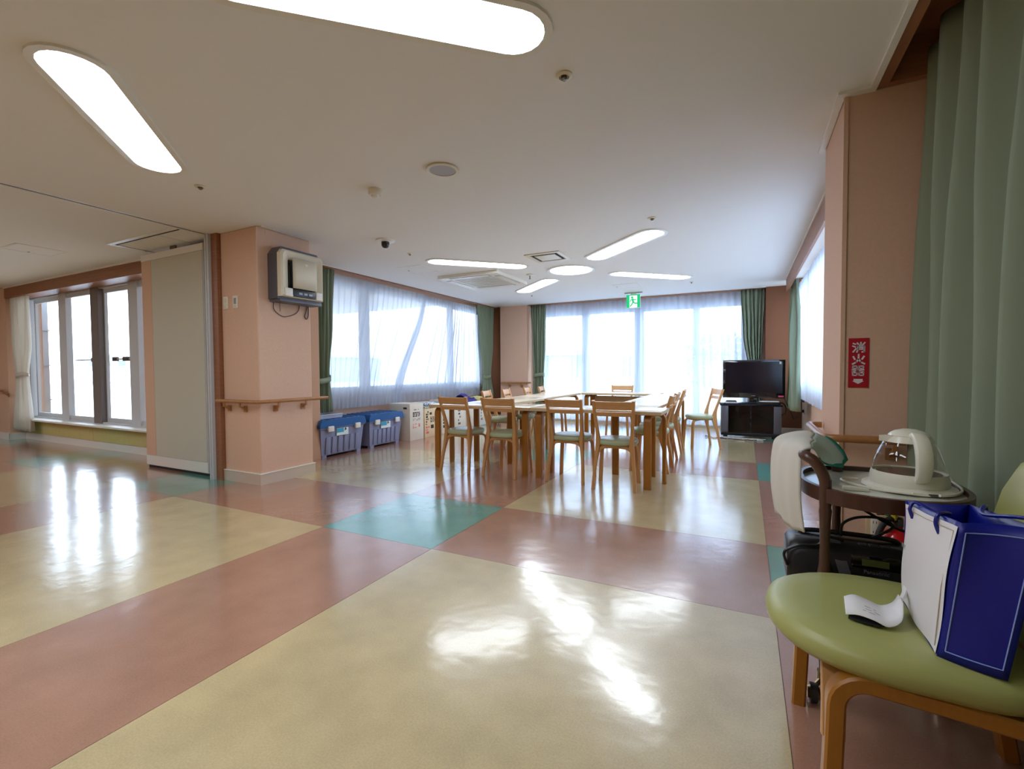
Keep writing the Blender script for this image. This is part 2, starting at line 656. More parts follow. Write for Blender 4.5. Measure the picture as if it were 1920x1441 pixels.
# ---- ceiling slabs
c = B()
box(c, -13.2, -4.93, -3.4, 3.14, CE, CE + 0.14)
box(c, -4.87, 0.573, -3.4, 2.94, CE, CE + 0.14)
box(c, -4.96, 0.573, 2.94, 9.13, CE, CE + 0.14)
box(c, 0.573, 1.3, 2.94, 9.13, CE, CE + 0.14)
ceil = struct('ceiling', c, 'ceiling')
c = B()
box(c, -5.6, 1.3, 9.13, 9.8, 2.62, 2.76)
box(c, -5.6, -4.96, 2.9, 9.8, 2.62, 2.76)
box(c, -13.2, -4.9, 3.14, 3.6, 2.62, 2.76)
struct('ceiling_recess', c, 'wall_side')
struct('ceiling_recess_wood', box(B(), 0.573, 1.3, -3.4, 2.94, 2.70, 2.78), 'brown_wood')

# ---- walls
b = B()
box(b, -5.6, -4.02, 9.45, 9.65, 0, 2.7)
box(b, 0.02, 1.3, 9.45, 9.65, 0, 2.7)
box(b, -4.02, 0.02, 9.45, 9.65, 2.36, 2.7)
box(b, -4.02, 0.02, 9.45, 9.65, 0, 0.10)
struct('wall_back', b, 'wallpaper')
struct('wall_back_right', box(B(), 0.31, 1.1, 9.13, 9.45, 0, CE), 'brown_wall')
pb = B()
box(pb, -4.85, -4.2, 9.13, 9.45, 0, CE)
struct('pillar_back', pb, 'wallpaper')
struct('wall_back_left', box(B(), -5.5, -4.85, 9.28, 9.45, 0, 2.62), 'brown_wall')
b = B()
box(b, -5.5, -5.3, 3.5, 4.3, 0, 2.7)
box(b, -5.5, -5.3, 9.15, 9.5, 0, 2.7)
box(b, -5.5, -5.3, 4.3, 9.15, 0, 0.76)
box(b, -5.5, -5.3, 4.3, 9.15, 2.46, 2.7)
struct('wall_left', b, 'wallpaper')
b = B()
box(b, -4.765, -4.205, 2.935, 3.55, 0, CE, 0.012, 2)
struct('pillar_left', b, 'wallpaper')
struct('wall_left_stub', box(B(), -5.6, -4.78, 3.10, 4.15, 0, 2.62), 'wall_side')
# left room
b = B()
box(b, -13.2, -10.75, 3.35, 3.55, 0, 2.7)
box(b, -10.75, -5.6, 3.35, 3.55, 2.36, 2.7)
box(b, -10.75, -5.6, 3.35, 3.55, 0, 0.34)
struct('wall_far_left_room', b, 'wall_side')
struct('wall_left_room_pier', box(B(), -13.2, -10.87, 3.15, 3.35, 0, CE), 'wallpaper')
struct('wall_left_room_end', box(B(), -13.4, -13.2, -3.4, 3.6, 0, 2.7), 'wallpaper')
b = B()
xp = -10.74
for k in range(3):
    x2 = [-8.52, -6.75, -5.6][k]
    box(b, xp + 0.002, x2 - 0.002, 3.325, 3.35, 0.11, 0.335)
    xp = x2
struct('wall_left_room_apron', b, 'ply')
struct('wall_near', box(B(), -13.4, 1.4, -3.6, -3.4, 0, 2.8), 'wallpaper')
# right side
b = B()
box(b, 0.45, 1.3, 2.945, 3.61, 0, CE, 0.008, 2)
struct('pillar_right', b, 'wallpaper')
b = B()
box(b, 0.86, 1.06, 3.6, 4.1, 0, CE)
box(b, 0.86, 1.06, 8.95, 9.2, 0, CE)
box(b, 0.86, 1.06, 4.1, 8.95, 0, 0.80)
box(b, 0.86, 1.06, 4.1, 8.95, 2.42, CE)
struct('wall_right', b, 'wallpaper')
struct('wall_right_near', box(B(), 0.98, 1.2, -3.4, 2.95, 0, 2.8), 'wallpaper')

# ---- baseboards
struct('baseboard_pillar_left', box(B(), -4.775, -4.19, 2.92, 3.562, 0, 0.105), 'grey_base')
struct('trim_16', box(B(), -4.775, -4.186, 2.916, 3.566, 0.105, 0.112), 'white_trim')
struct('baseboard_left', box(B(), -5.3, -5.285, 3.6, 9.28, 0, 0.1), 'grey_base')
b = B()
box(b, -4.865, -4.19, 9.115, 9.13, 0, 0.1)
box(b, -5.3, -4.865, 9.265, 9.28, 0, 0.1)
box(b, -4.2, 0.31, 9.43, 9.45, 0, 0.1)
box(b, 0.30, 0.86, 9.115, 9.13, 0, 0.1)
struct('baseboard_back', b, 'grey_base')
b = B()
box(b, 0.845, 0.86, 3.61, 9.13, 0, 0.1)
struct('baseboard_right', b, 'grey_base')
b = B()
box(b, 0.437, 1.0, 2.93, 2.945, 0, 0.1)
box(b, 0.435, 0.45, 2.93, 3.62, 0, 0.1)
struct('baseboard_pillar_right', b, 'grey_base')
b = B()
box(b, -10.87, -5.6, 3.335, 3.35, 0, 0.11)
box(b, -13.2, -10.85, 3.135, 3.15, 0, 0.11)
box(b, -10.87, -10.855, 3.135, 3.35, 0, 0.11)
struct('baseboard_left_room', b, 'white_trim')

# ---- ceiling edge trims, curtain boxes, partition track
b = B()
box(b, -4.968, -4.955, 3.56, 9.13, CE - 0.008, CE + 0.03)
box(b, -4.96, 0.31, 9.122, 9.134, CE - 0.008, CE + 0.03)
struct('trim_1', b, 'white_trim')
b = B()
box(b, -5.02, -4.985, 4.15, 9.25, CE - 0.022, CE + 0.01)
box(b, -4.19, 0.33, 9.16, 9.195, CE - 0.012, CE + 0.01)
struct('trim_2', b, 'brown_wood')
b = B()
box(b, 0.565, 0.59, 3.61, 8.50, 2.30, CE - 0.006)
box(b, 0.565, 0.86, 8.48, 8.50, 2.36, CE - 0.006)
struct('trim_3', b, 'brown_wood')
struct('trim_4', box(B(), 0.555, 0.565, 3.61, 8.5, CE - 0.012, CE), 'white_trim')
b = B()
box(b, 0.412, 0.445, 2.90, 3.62, CE - 0.012, CE)
box(b, 0.445, 0.573, 2.90, 2.945, CE - 0.012, CE)
box(b, 0.545, 0.573, -3.4, 2.90, CE - 0.012, CE)
struct('trim_5', b, 'white_trim')
b = B()
box(b, 0.573, 0.62, -3.4, 2.94, CE - 0.004, 2.70)
box(b, 0.62, 0.98, 2.90, 2.94, CE - 0.004, 2.70)
struct('trim_6', b, 'brown_wood')
b = B()
box(b, -4.93, -4.918, -3.4, 2.93, CE - 0.008, CE + 0.05)
box(b, -4.882, -4.87, -3.4, 2.93, CE - 0.008, CE + 0.05)
struct('trim_7', b, 'white_trim')
struct('trim_8', box(B(), -4.918, -4.882, -3.4, 2.93, CE - 0.002, CE + 0.08), 'dark_gap')
b = B()
box(b, -10.87, -5.6, 3.14, 3.165, 2.33, 2.60)
box(b, -10.87, -5.6, 3.165, 3.35, 2.33, 2.345)
struct('trim_9', b, 'brown_wood')
struct('trim_10', box(B(), -10.87, -5.6, 3.128, 3.142, CE - 0.02, CE + 0.02), 'white_trim')
b = B()
box(b, -4.925, -4.90, 2.87, 2.935, 0, CE)
box(b, -4.888, -4.862, 2.87, 2.935, 0, CE)
struct('trim_11', b, 'alu')
struct('trim_12', box(B(), -4.90, -4.888, 2.89, 2.93, 0, CE), 'dark_gap')
struct('trim_13', box(B(), -4.862, -4.768, 2.90, 2.95, 0, CE), 'brown_wood')
b = B()
box(b, 0.40, 0.45, 3.61, 3.62, 0, 2.3)
# thin batten at the pillar's corner
struct('trim_14', box(B(), 0.443, 0.462, 2.937, 2.952, 0.1, CE - 0.012), 'wallpaper')
b.free()
# picture rail hook on the pillar
b = B()
tube(b, [(-4.203, 3.03, 2.51), (-4.203, 3.03, 2.40)], 0.003, 6)
box(b, -4.24, -4.16, 2.96, 3.10, CE - 0.006, CE)
struct('trim_15', b, 'plastic_cream')


# ---- windows
def frame_rect(bm, axis, p0, p1, a0, a1, z0, z1, t, tz=None):
    """four bars around a rectangle. axis 'x': runs along x at depth p0..p1 in y"""
    tz = tz or t
    for (u0, u1, w0, w1) in ((a0, a0 + t, z0, z1), (a1 - t, a1, z0, z1), (a0 + t, a1 - t, z0, z0 + tz), (a0 + t, a1 - t, z1 - tz, z1)):
        if axis == 'x':
            box(bm, u0, u1, p0, p1, w0, w1)
        else:
            box(bm, p0, p1, u0, u1, w0, w1)


def bar(bm, axis, p0, p1, a0, a1, z0, z1):
    if axis == 'x':
        box(bm, a0, a1, p0, p1, z0, z1)
    else:
        box(bm, p0, p1, a0, a1, z0, z1)


def window(name, axis, p, sgn, a0, a1, z0, z1, cells, mull, transoms=(), fm='alu', t=0.045):
    """p: inner plane, sgn: outward direction, cells: list of (a0, a1) panes, mull: list of (a0, a1) posts"""
    root = sroot(name)
    q = lambda d0, d1: (min(p + sgn * d0, p + sgn * d1), max(p + sgn * d0, p + sgn * d1))
    bm = B()
    frame_rect(bm, axis, *q(0.0, 0.12), a0, a1, z0, z1, t)
    obj('frame', bm, fm, root, smooth=False)
    for (m0, m1) in mull:
        bm = B()
        bar(bm, axis, *q(-0.005, 0.07), m0, m1, z0 + 0.02, z1 - 0.02)
        obj('mullion', bm, fm, root, smooth=False)
    k = 0
    for (c0, c1) in cells:
        d = 0.035 if k % 2 else 0.075
        k += 1
        bm = B()
        frame_rect(bm, axis, *q(d - 0.018, d + 0.018), c0, c1, z0 + t, z1 - t, 0.05, 0.06)
        sh = obj('sash', bm, fm, root, smooth=False)
        bm = B()
        bar(bm, axis, *q(d - 0.003, d + 0.003), c0 + 0.045, c1 - 0.045, z0 + t + 0.05, z1 - t - 0.05)
        obj('pane', bm, 'glass', sh, smooth=False)
    for (t0, t1, tzz) in transoms:
        bm = B()
        bar(bm, axis, *q(0.005, 0.06), t0, t1, tzz - 0.02, tzz + 0.02)
        obj('transom', bm, fm, root, smooth=False)
    return root


window('window_1', 'y', -5.32, -1, 4.3, 9.15, 0.76, 2.46, [(4.35, 5.54), (5.50, 7.92), (7.88, 9.1)], [(5.44, 5.60), (7.84, 7.96)])
bm = B()
box(bm, -5.35, -5.24, 4.3, 9.15, 0.735, 0.76)
obj('sill', bm, 'white_trim', bpy.data.objects['window_1'], smooth=False)
window('window_2', 'x', 9.47, 1, -4.02, 0.02, 0.06, 2.36, [(-3.98, -3.02), (-3.0, -1.93), (-1.88, -0.84), (-0.82, -0.02)],
       [(-3.08, -2.92), (-1.99, -1.81), (-0.87, -0.77)], [(-3.97, -3.1, 1.40), (-0.78, -0.02, 1.40)])
window('window_3', 'x', 3.37, 1, -10.75, -5.6, 0.34, 2.36, [(-10.66, -9.55), (-9.50, -8.50), (-8.36, -7.48), (-7.42, -6.0)],
       [(-9.60, -9.36), (-7.53, -7.30)], (), 'alu')
w3 = bpy.data.objects['window_3']
obj('mullion', box(B(), -8.57, -8.34, 3.36, 3.47, 0.36, 2.34), 'alu_dark', w3, smooth=False)
obj('sill', box(B(), -10.76, -5.6, 3.20, 3.37, 0.335, 0.362, 0.004), 'white_trim', w3, smooth=False)
for (x0, x1) in ((-9.45, -8.62), (-8.25, -7.56)):
    bm = B()
    tube(bm, [(x0, 3.50, 1.30), (x1, 3.50, 1.30)], 0.012, 8)
    gb = obj('guard_bar', bm, 'alu', w3)
for (x0, x1) in ((-8.90, -8.72), (-8.27, -8.17), (-7.98, -7.84)):
    obj('bar_clip', box(B(), x0, x1, 3.475, 3.52, 1.27, 1.33, 0.004), 'black_matte', w3, smooth=False)
window('window_4', 'y', 0.88, 1, 4.1, 8.95, 0.80, 2.42, [(4.15, 5.75), (5.70, 7.35), (7.30, 8.9)], [(5.68, 5.78), (7.28, 7.38)])

# ---- outside
struct('floor_terrace', box(B(), -60, 30, 3.6, 70, -0.35, -0.14), 'terrace')
b = B()
box(b, -11.55, -5.9, 3.6, 9.8, 2.74, 2.94)
struct('ceiling_eave', b, 'soffit')
b = B()
box(b, -5.9, 1.5, 9.85, 10.6, 2.72, 2.9)
struct('ceiling_eave_back', b, 'soffit')
b = B()
box(b, -13.6, -12.6, 3.95, 4.25, -0.14, 2.74)
for z in (0.55, 1.25, 1.95):
    box(b, -13.62, -12.58, 3.93, 4.27, z, z + 0.02)
struct('pillar_outside', b, 'concrete')


# ================================================================== CEILING THINGS
def stadium(cx, cy, hl, hw, ang, n=10):
    out = []
    for s in (1, -1):
        for k in range(n + 1):
            a = -PI / 2 + PI * k / n
            x = s * (hl - hw) + s * hw * math.cos(a)
            y = s * hw * math.sin(a)
            out.append((cx + x * math.cos(ang) - y * math.sin(ang), cy + x * math.sin(ang) + y * math.cos(ang)))
    return out


def ring_prism(bm, outer, inner, z0, z1):
    n = len(outer)
    A = [[bm.verts.new((x, y, z)) for x, y in lp] for lp, z in ((outer, z0), (inner, z0), (inner, z1), (outer, z1))]
    for i in range(4):
        a, b2 = A[i], A[(i + 1) % 4]
        for k in range(n):
            bm.faces.new((a[k], a[(k + 1) % n], b2[(k + 1) % n], b2[k]))


def ceiling_lamp(x, y, ang, label):
    t = thing('ceiling_lamp', label, 'ceiling light', (x, y, CE), ang, 'lozenge ceiling lamps')
    bm = B()
    ring_prism(bm, stadium(0, 0, 0.69, 0.165, 0), stadium(0, 0, 0.655, 0.13, 0), -0.012, 0.0)
    obj('trim_ring', bm, 'plastic_white', t)
    bm = B()
    prism(bm, stadium(0, 0, 0.656, 0.131, 0), -0.006, -0.001)
    obj('diffuser', bm, 'lamp', t, smooth=False)
    return t


def disc_lamp(x, y, label):
    t = thing('disc_lamp', label, 'ceiling light', (x, y, CE))
    circ = lambda r: [(r * math.cos(2 * PI * k / 32), r * math.sin(2 * PI * k / 32)) for k in range(32)]
    bm = B()
    ring_prism(bm, circ(0.325), circ(0.29), -0.014, 0.0)
    obj('trim_ring', bm, 'plastic_white', t)
    bm = B()
    prism(bm, circ(0.291), -0.005, -0.001)
    obj('diffuser', bm, 'lamp', t, smooth=False)


A_ = math.radians(43)
FC = (-2.19, 6.24)
NC = (-2.19, 0.47)
ceiling_lamp(FC[0] - 0.95, FC[1] - 0.925, A_, 'lit lozenge ceiling lamp running left from the round lamp towards the camera dome')
ceiling_lamp(FC[0] + 0.93, FC[1] - 0.92, -A_, 'lit lozenge ceiling lamp just behind the square air vent, right of the round lamp')
ceiling_lamp(FC[0] - 0.94, FC[1] + 0.93, -A_, 'lit lozenge ceiling lamp between the air conditioner and the back pillar')
ceiling_lamp(FC[0] + 0.93, FC[1] + 0.93, A_, 'lit lozenge ceiling lamp nearest the green exit sign')
disc_lamp(FC[0], FC[1], 'lit round ceiling lamp at the hub of the four far lozenge lamps')
ceiling_lamp(NC[0] - 0.95, NC[1] + 0.94, -A_, 'large lit lozenge ceiling lamp near the folding partition track')
ceiling_lamp(NC[0] + 0.94, NC[1] + 0.93, A_, 'large lit lozenge ceiling lamp cut off by the top of the photo')
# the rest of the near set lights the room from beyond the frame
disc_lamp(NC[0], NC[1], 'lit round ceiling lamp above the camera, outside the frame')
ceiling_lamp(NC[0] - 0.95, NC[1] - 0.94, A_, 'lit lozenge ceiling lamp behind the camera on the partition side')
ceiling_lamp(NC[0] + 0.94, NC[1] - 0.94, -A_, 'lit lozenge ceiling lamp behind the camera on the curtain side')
SCN = (-8.6, -0.4)  # unseen lamp set, added to brighten the side room
disc_lamp(SCN[0], SCN[1], 'added round ceiling lamp brightening the side room, outside the frame')
ceiling_lamp(SCN[0] - 0.95, SCN[1] + 0.94, -A_, 'added unseen lozenge ceiling lamp in the side room towards its far end wall')
ceiling_lamp(SCN[0] + 0.94, SCN[1] + 0.93, A_, 'added unseen lozenge ceiling lamp in the side room towards the folding panel')
ceiling_lamp(SCN[0] - 0.95, SCN[1] - 0.94, A_, 'added unseen lozenge ceiling lamp in the rear far corner of the side room')
ceiling_lamp(SCN[0] + 0.94, SCN[1] - 0.94, -A_, 'added unseen lozenge ceiling lamp in the rear of the side room near the track')


def sprinkler(x, y, label, r=0.04):
    t = thing('sprinkler', label, 'sprinkler', (x, y, CE), 0, 'ceiling sprinklers')
    obj('plate', lathe(B(), [(r, 0), (r, -0.006), (r * 0.62, -0.012), (r * 0.6, -0.002)], n=20), 'plastic_cream', t)
    obj('head', lathe(B(), [(r * 0.36, 0), (r * 0.36, -0.02), (r * 0.2, -0.026), (0, -0.026)], n=12), 'steel', t)


sprinkler(-0.78, 2.13, 'sprinkler head beside the large lamp at the top of the photo')
sprinkler(-3.68, 2.13, 'sprinkler head beside the large lamp near the partition')
sprinkler(-0.78, 4.47, 'sprinkler head next to the far lamp behind the square vent')
sprinkler(-3.59, 4.47, 'small sprinkler head between the camera dome and the far lamp', 0.03)
sprinkler(-0.78, 8.02, 'small sprinkler head beyond the lamp nearest the exit sign', 0.03)
sprinkler(-3.58, 8.01, 'small sprinkler head beyond the lamp beside the air conditioner', 0.03)

t = thing('smoke_detector', 'cream conical fire detector on ceiling between the speaker and the pillar', 'smoke detector', (-2.56, 2.78, CE))
obj('base', lathe(B(), [(0.05, 0), (0.052, -0.035), (0.045, -0.045), (0, -0.045)], n=24), 'plastic_cream', t)
obj('sensor', lathe(B(), [(0.03, -0.045), (0.026, -0.062), (0.014, -0.068), (0, -0.068)], n=16), 'plastic_white', t)
t = thing('ceiling_detector', 'flat white smoke detector disc with a spring beside the round lamp', 'smoke detector', (-2.83, 6.26, CE))
obj('base', lathe(B(), [(0.055, 0), (0.055, -0.012), (0.03, -0.022), (0, -0.022)], n=20), 'plastic_white', t)
obj('sensor', lathe(B(), [(0.008, -0.02), (0.008, -0.06), (0.016, -0.062), (0.016, -0.068), (0, -0.068)], n=10), 'steel', t)
t = thing('ceiling_speaker', 'round grey-fronted speaker set in the ceiling', 'speaker', (-1.89, 2.72, CE))
obj('trim_ring', lathe(B(), [(0.098, 0), (0.112, -0.004), (0.112, -0.012), (0.092, -0.014), (0.09, 0)], n=36), 'plastic_cream', t)
obj('grille', lathe(B(), [(0.092, -0.002), (0.092, -0.010), (0, -0.011)], n=36), 'grille_grey', t)
t = thing('security_camera', 'dome security camera with white plate and black ball', 'security camera', (-3.46, 3.90, CE))
obj('plate', lathe(B(), [(0.10, 0), (0.098, -0.012), (0.06, -0.02), (0, -0.02)], n=28), 'plastic_white', t)
obj('dome', lathe(B(), [(0.042, -0.018), (0.043, -0.045), (0.038, -0.065), (0.024, -0.082), (0, -0.088)], n=20), 'black_gloss', t)

# air conditioner cassette
t = thing('air_conditioner', 'white square ceiling air conditioner cassette beside the far lamps', 'air conditioner', (-3.60, 6.245, CE))
sq = lambda h: [(-h, -h), (h, -h), (h, h), (-h, h)]
bm = B()
ring_prism(bm, sq(0.50), sq(0.335), -0.045, 0.0)
obj('panel_frame', bm, 'plastic_white', t, smooth=False)
obj('intake_grille', box(B(), -0.335, 0.335, -0.335, 0.335, -0.04, -0.01), mat('ac_grille', (206, 208, 214), 0.6), t, smooth=False)
for k in range(4):
    a = k * PI / 2
    bm = B()
    obox(bm, (0.415 * math.cos(a), 0.415 * math.sin(a), -0.048), (0.075, 0.62, 0.006), (0, 0, a))
    fp = obj('vane', bm, 'plastic_white', t, smooth=False)
    bm = B()
    obox(bm, (0.415 * math.cos(a) , 0.415 * math.sin(a), -0.0455), (0.10, 0.66, 0.002), (0, 0, a))
    obj('vane_gap', bm, 'plastic_grey', t, smooth=False)
for k in range(9):
    y = -0.28 + k * 0.07
    obj('slat', box(B(), -0.32, 0.32, y - 0.012, y + 0.012, -0.046, -0.04), 'plastic_white', t, smooth=False)

t = thing('air_vent', 'cream square ceiling vent with dark gaps beside the round lamp', 'vent', (-2.19, 5.395, CE))
bm = B()
ring_prism(bm, sq(0.225), sq(0.175), -0.012, 0.0)
obj('frame', bm, 'plastic_cream', t, smooth=False)
obj('duct_shadow', box(B(), -0.175, 0.175, -0.175, 0.175, -0.003, -0.001), 'dark_gap', t, smooth=False)
obj('baffle', box(B(), -0.13, 0.13, -0.13, 0.13, -0.014, -0.006), 'plastic_cream', t, smooth=False)


def hatch(x0, x1, y0, y1, label, gapmat='plastic_grey'):
    t = thing('ceiling_hatch', label, 'access panel', ((x0 + x1) / 2, (y0 + y1) / 2, CE))
    hx, hy = (x1 - x0) / 2, (y1 - y0) / 2
    rc = lambda d: [(-hx + d, -hy + d), (hx - d, -hy + d), (hx - d, hy - d), (-hx + d, hy - d)]
    bm = B()
    ring_prism(bm, rc(0), rc(0.012), -0.004, 0.0)
    obj('frame', bm, 'white_trim', t, smooth=False)
    bm = B()
    ring_prism(bm, rc(0.012), rc(0.018), -0.001, 0.0005)
    obj('gap', bm, gapmat, t, smooth=False)
    obj('panel', box(B(), -hx + 0.018, hx - 0.018, -hy + 0.018, hy - 0.018, -0.003, 0.0), 'ceiling', t, smooth=False)
    obj('latch', lathe(B(), [(0.012, -0.003), (0.012, -0.006), (0, -0.006)], c=(-hx + 0.05, 0, 0), n=10), 'steel', t)
    return t


hatch(-7.46, -7.02, 2.13, 2.58, 'square access panel in the ceiling of the side room', 'alu_dark')
hatch(-4.27, -3.83, 5.0, 5.45, 'faint square access panel in the ceiling beside the air conditioner', 'white_trim')
hatch(-2.0, -1.56, 7.68, 8.10, 'faint square access panel in the ceiling near the exit sign', 'alu_dark')
t = thing('panel_pocket', 'wide dark-edged ceiling hatch where the folding panels stack', 'access panel', (-5.57, 2.835, CE))
bm = B()
ring_prism(bm, [(-0.66, -0.235), (0.63, -0.235), (0.63, 0.25), (-0.66, 0.25)], [(-0.61, -0.185), (0.61, -0.185), (0.61, 0.23), (-0.61, 0.23)], -0.005, 0.0)
obj('frame', bm, 'white_trim', t, smooth=False)
bm = B()
ring_prism(bm, [(-0.61, -0.185), (0.61, -0.185), (0.61, 0.23), (-0.61, 0.23)], [(-0.585, -0.16), (0.605, -0.16), (0.605, 0.225), (-0.585, 0.225)], -0.002, 0.001)
obj('gap', bm, 'dark_gap', t, smooth=False)
obj('panel', box(B(), -0.585, 0.20, -0.16, 0.225, -0.004, 0.0), 'ceiling', t, smooth=False)
obj('panel', box(B(), 0.215, 0.605, -0.16, 0.225, -0.004, 0.0), 'ceiling', t, smooth=False)

# exit sign
t = thing('exit_sign', 'lit green emergency exit sign with a white running figure, hung from the ceiling', 'exit sign', (-1.83, 8.60, 2.345))
obj('housing', box(B(), -0.125, 0.125, 0.004, 0.05, -0.12, 0.12, 0.004), 'plastic_white', t, smooth=False)
obj('hanger', box(B(), -0.16, 0.16, 0.0, 0.05, 0.148, 0.16, 0.002), 'plastic_grey', t, smooth=False)
obj('stem', box(B(), -0.05, 0.05, 0.015, 0.04, 0.118, 0.15), 'plastic_white', t, smooth=False)
fp = obj('face', box(B(), -0.122, 0.122, 0.0, 0.004, -0.117, 0.117), 'exit_green', t, smooth=False)
obj('doorway_symbol', box(B(), -0.066, 0.072, -0.001, 0.0, -0.117, 0.10), 'exit_white', t, smooth=False)
bm = B()
prism(bm, [(-0.018 + 0.02 * math.cos(k * PI / 6), 0.068 + 0.02 * math.sin(k * PI / 6)) for k in range(12)], -0.0022, -0.001, 'xz')
stroke(bm, [(-0.012, 0.035), (0.002, -0.02)], 0.032, -0.0022, -0.001)
stroke(bm, [(-0.016, 0.038), (-0.044, 0.02), (-0.052, -0.006)], 0.015, -0.0022, -0.001)
stroke(bm, [(0.0, 0.036), (0.030, 0.020), (0.052, 0.030)], 0.014, -0.0022, -0.001)
stroke(bm, [(0.0, -0.02), (0.034, -0.04), (0.078, -0.042), (0.092, -0.03)], 0.020, -0.0022, -0.001)
stroke(bm, [(-0.004, -0.02), (-0.026, -0.062), (-0.052, -0.09)], 0.020, -0.0022, -0.001)
obj('running_figure', bm, 'exit_green', t, smooth=False)




def adopt(frm, to):
    """hand the meshes of one empty over to another thing as its parts"""
    bpy.context.view_layer.update()
    rel = to.matrix_world.inverted() @ frm.matrix_world
    for ch in list(frm.children):
        ml = ch.matrix_basis.copy()
        ch.parent = to
        ch.matrix_basis = rel @ ml
    bpy.data.objects.remove(frm)


# ================================================================== CURTAINS
def curtain(name, label, axis, off, prof, pleats, amp, mt, group=None, solid=0.003, bulge=None, nv=28, tie=None, seed=1,
            sub=8, sharp=1.0, header=False):
    """prof: [(z, a0, a1)] from top to hem along the axis; off: plane; amp: fold depth"""
    rnd = random.Random(seed)
    ph = [rnd.uniform(-0.5, 0.5) for _ in range(pleats + 2)]
    dd = [rnd.uniform(0.7, 1.25) for _ in range(pleats + 2)]
    zt, zb = prof[0][0], prof[-1][0]

    def edges(z):
        for (za, a, b), (zc, c2, d) in zip(prof[:-1], prof[1:]):
            if z <= za + 1e-6 and z >= zc - 1e-6:
                k = (za - z) / (za - zc) if za != zc else 0
                k = k * k * (3 - 2 * k)
                return a + (c2 - a) * k, b + (d - b) * k
        return prof[-1][1], prof[-1][2]
    w0 = abs(prof[0][2] - prof[0][1])

    def f(u, v):
        z = zt + (zb - zt) * v
        a, b = edges(z)
        uu = u * pleats
        i = int(min(uu, pleats - 1e-6))
        fr = uu - i
        wv = math.sin(2 * PI * (uu + 0.18 * ph[i] * math.sin(PI * fr)))
        wv = math.copysign(abs(wv) ** sharp, wv)
        am = amp * dd[i] * (0.55 + 0.45 * min(1, v * 3)) * min(1.25, 0.5 + 0.5 * abs(b - a) / w0)
        dp = am * wv + 0.25 * am * math.sin(3.1 * uu + 5 * v + ph[i])
        if bulge:
            dp += bulge(u, z)
        s = a + (b - a) * u + 0.006 * math.sin(7 * v + 9 * ph[i])
        return Vector((s, off + dp, z)) if axis == 'x' else Vector((off + dp, s, z))
    t = thing(name, label, 'curtain', (0, 0, 0), 0, group)
    mid = edges(zt)
    c0 = Vector(((mid[0] + mid[1]) / 2, off, zt)) if axis == 'x' else Vector((off, (mid[0] + mid[1]) / 2, zt))
    t.location = c0
    g = lambda u, v: f(u, v) - c0
    bm = B()
    gridsurf(bm, g, pleats * sub, nv)
    obj('cloth', bm, mt, t, ang=80, solid=solid)
    if header:
        bm = B()
        gridsurf(bm, lambda u, v: g(u, v * 0.085 / (zt - zb)) + (Vector((0, 0.006, 0.004)) if axis == 'x' else Vector((0.006, 0, 0.004))), pleats * sub, 2)
        obj('heading_tape', bm, mt, t, ang=80)
    if tie:
        z, hgt, thick = tie
        a, b = edges(z)
        bm = B()
        n = 20
        cx = (a + b) / 2 
        hw = abs(b - a) / 2 + 0.012
        loop = []
        for k in range(n + 1):
            ang = 2 * PI * k / n
            s = cx + hw * math.cos(ang)
            d = off + (amp + 0.02) * math.sin(ang)
            zz = z - 0.02 * math.sin(ang) + 0.02 * math.cos(ang)
            loop.append((Vector((s, d, zz)) if axis == 'x' else Vector((d, s, zz))) - c0)
        gridsurf(bm, lambda u, v: loop[int(round(u * n))] + Vector((0, 0, -hgt / 2 + hgt * v)), n, 2)
        obj('tieback', bm, mt, t, ang=80, solid=0.004)
    return t


GC = 'green drapes at the far windows'
curtain('green_curtain', 'green tied-back drape behind the pillar with the wall air purifier', 'y', -5.06,
        [(2.50, 4.22, 4.66), (1.75, 4.22, 4.64), (1.02, 4.30, 4.56), (0.55, 4.24, 4.60)], 7, 0.042, 'green_cloth', GC, tie=(1.0, 0.07, 0.02), seed=3, header=True)
curtain('green_curtain', 'green tied-back drape at the far end of the long side window', 'y', -5.06,
        [(2.50, 8.50, 9.22), (1.75, 8.60, 9.16), (0.98, 8.74, 9.02), (0.50, 8.66, 9.14)], 8, 0.042, 'green_cloth', GC, tie=(0.98, 0.07, 0.02), seed=4, header=True)
curtain('green_curtain', 'green tied-back drape beside the narrow back pillar with the handrail', 'x', 9.24,
        [(2.50, -4.16, -3.80), (1.75, -4.13, -3.82), (0.98, -4.09, -3.86), (0.10, -4.14, -3.84)], 6, 0.045, 'green_cloth', GC, tie=(0.98, 0.07, 0.02), seed=5, header=True)
curtain('green_curtain', 'green drape gathered behind the television', 'x', 9.24,
        [(2.50, -0.08, 0.30), (1.75, -0.03, 0.28), (0.98, 0.06, 0.25), (0.10, 0.02, 0.29)], 6, 0.045, 'green_cloth', GC, tie=(0.98, 0.07, 0.02), seed=6, header=True)
curtain('green_curtain', 'green drape hanging loose in the corner right of the television', 'y', 0.675,
        [(2.46, 8.25, 8.62), (1.6, 8.1, 8.62), (0.48, 7.85, 8.60)], 6, 0.05, 'green_cloth', GC, seed=8, header=True)
curtain('green_curtain', 'large green drape in front on the right, beside the red extinguisher sign', 'y', 0.775,
        [(2.60, -0.6, 2.90), (1.4, -0.6, 2.93), (0.06, -0.6, 2.93)], 17, 0.062, 'green_cloth', None, seed=12, sub=12, nv=30, header=True,
        bulge=lambda u, z: 0.07 * max(0.0, min(1.0, (0.80 - u) / 0.1)), sharp=0.8)
WC = 'white drapes in the side room'
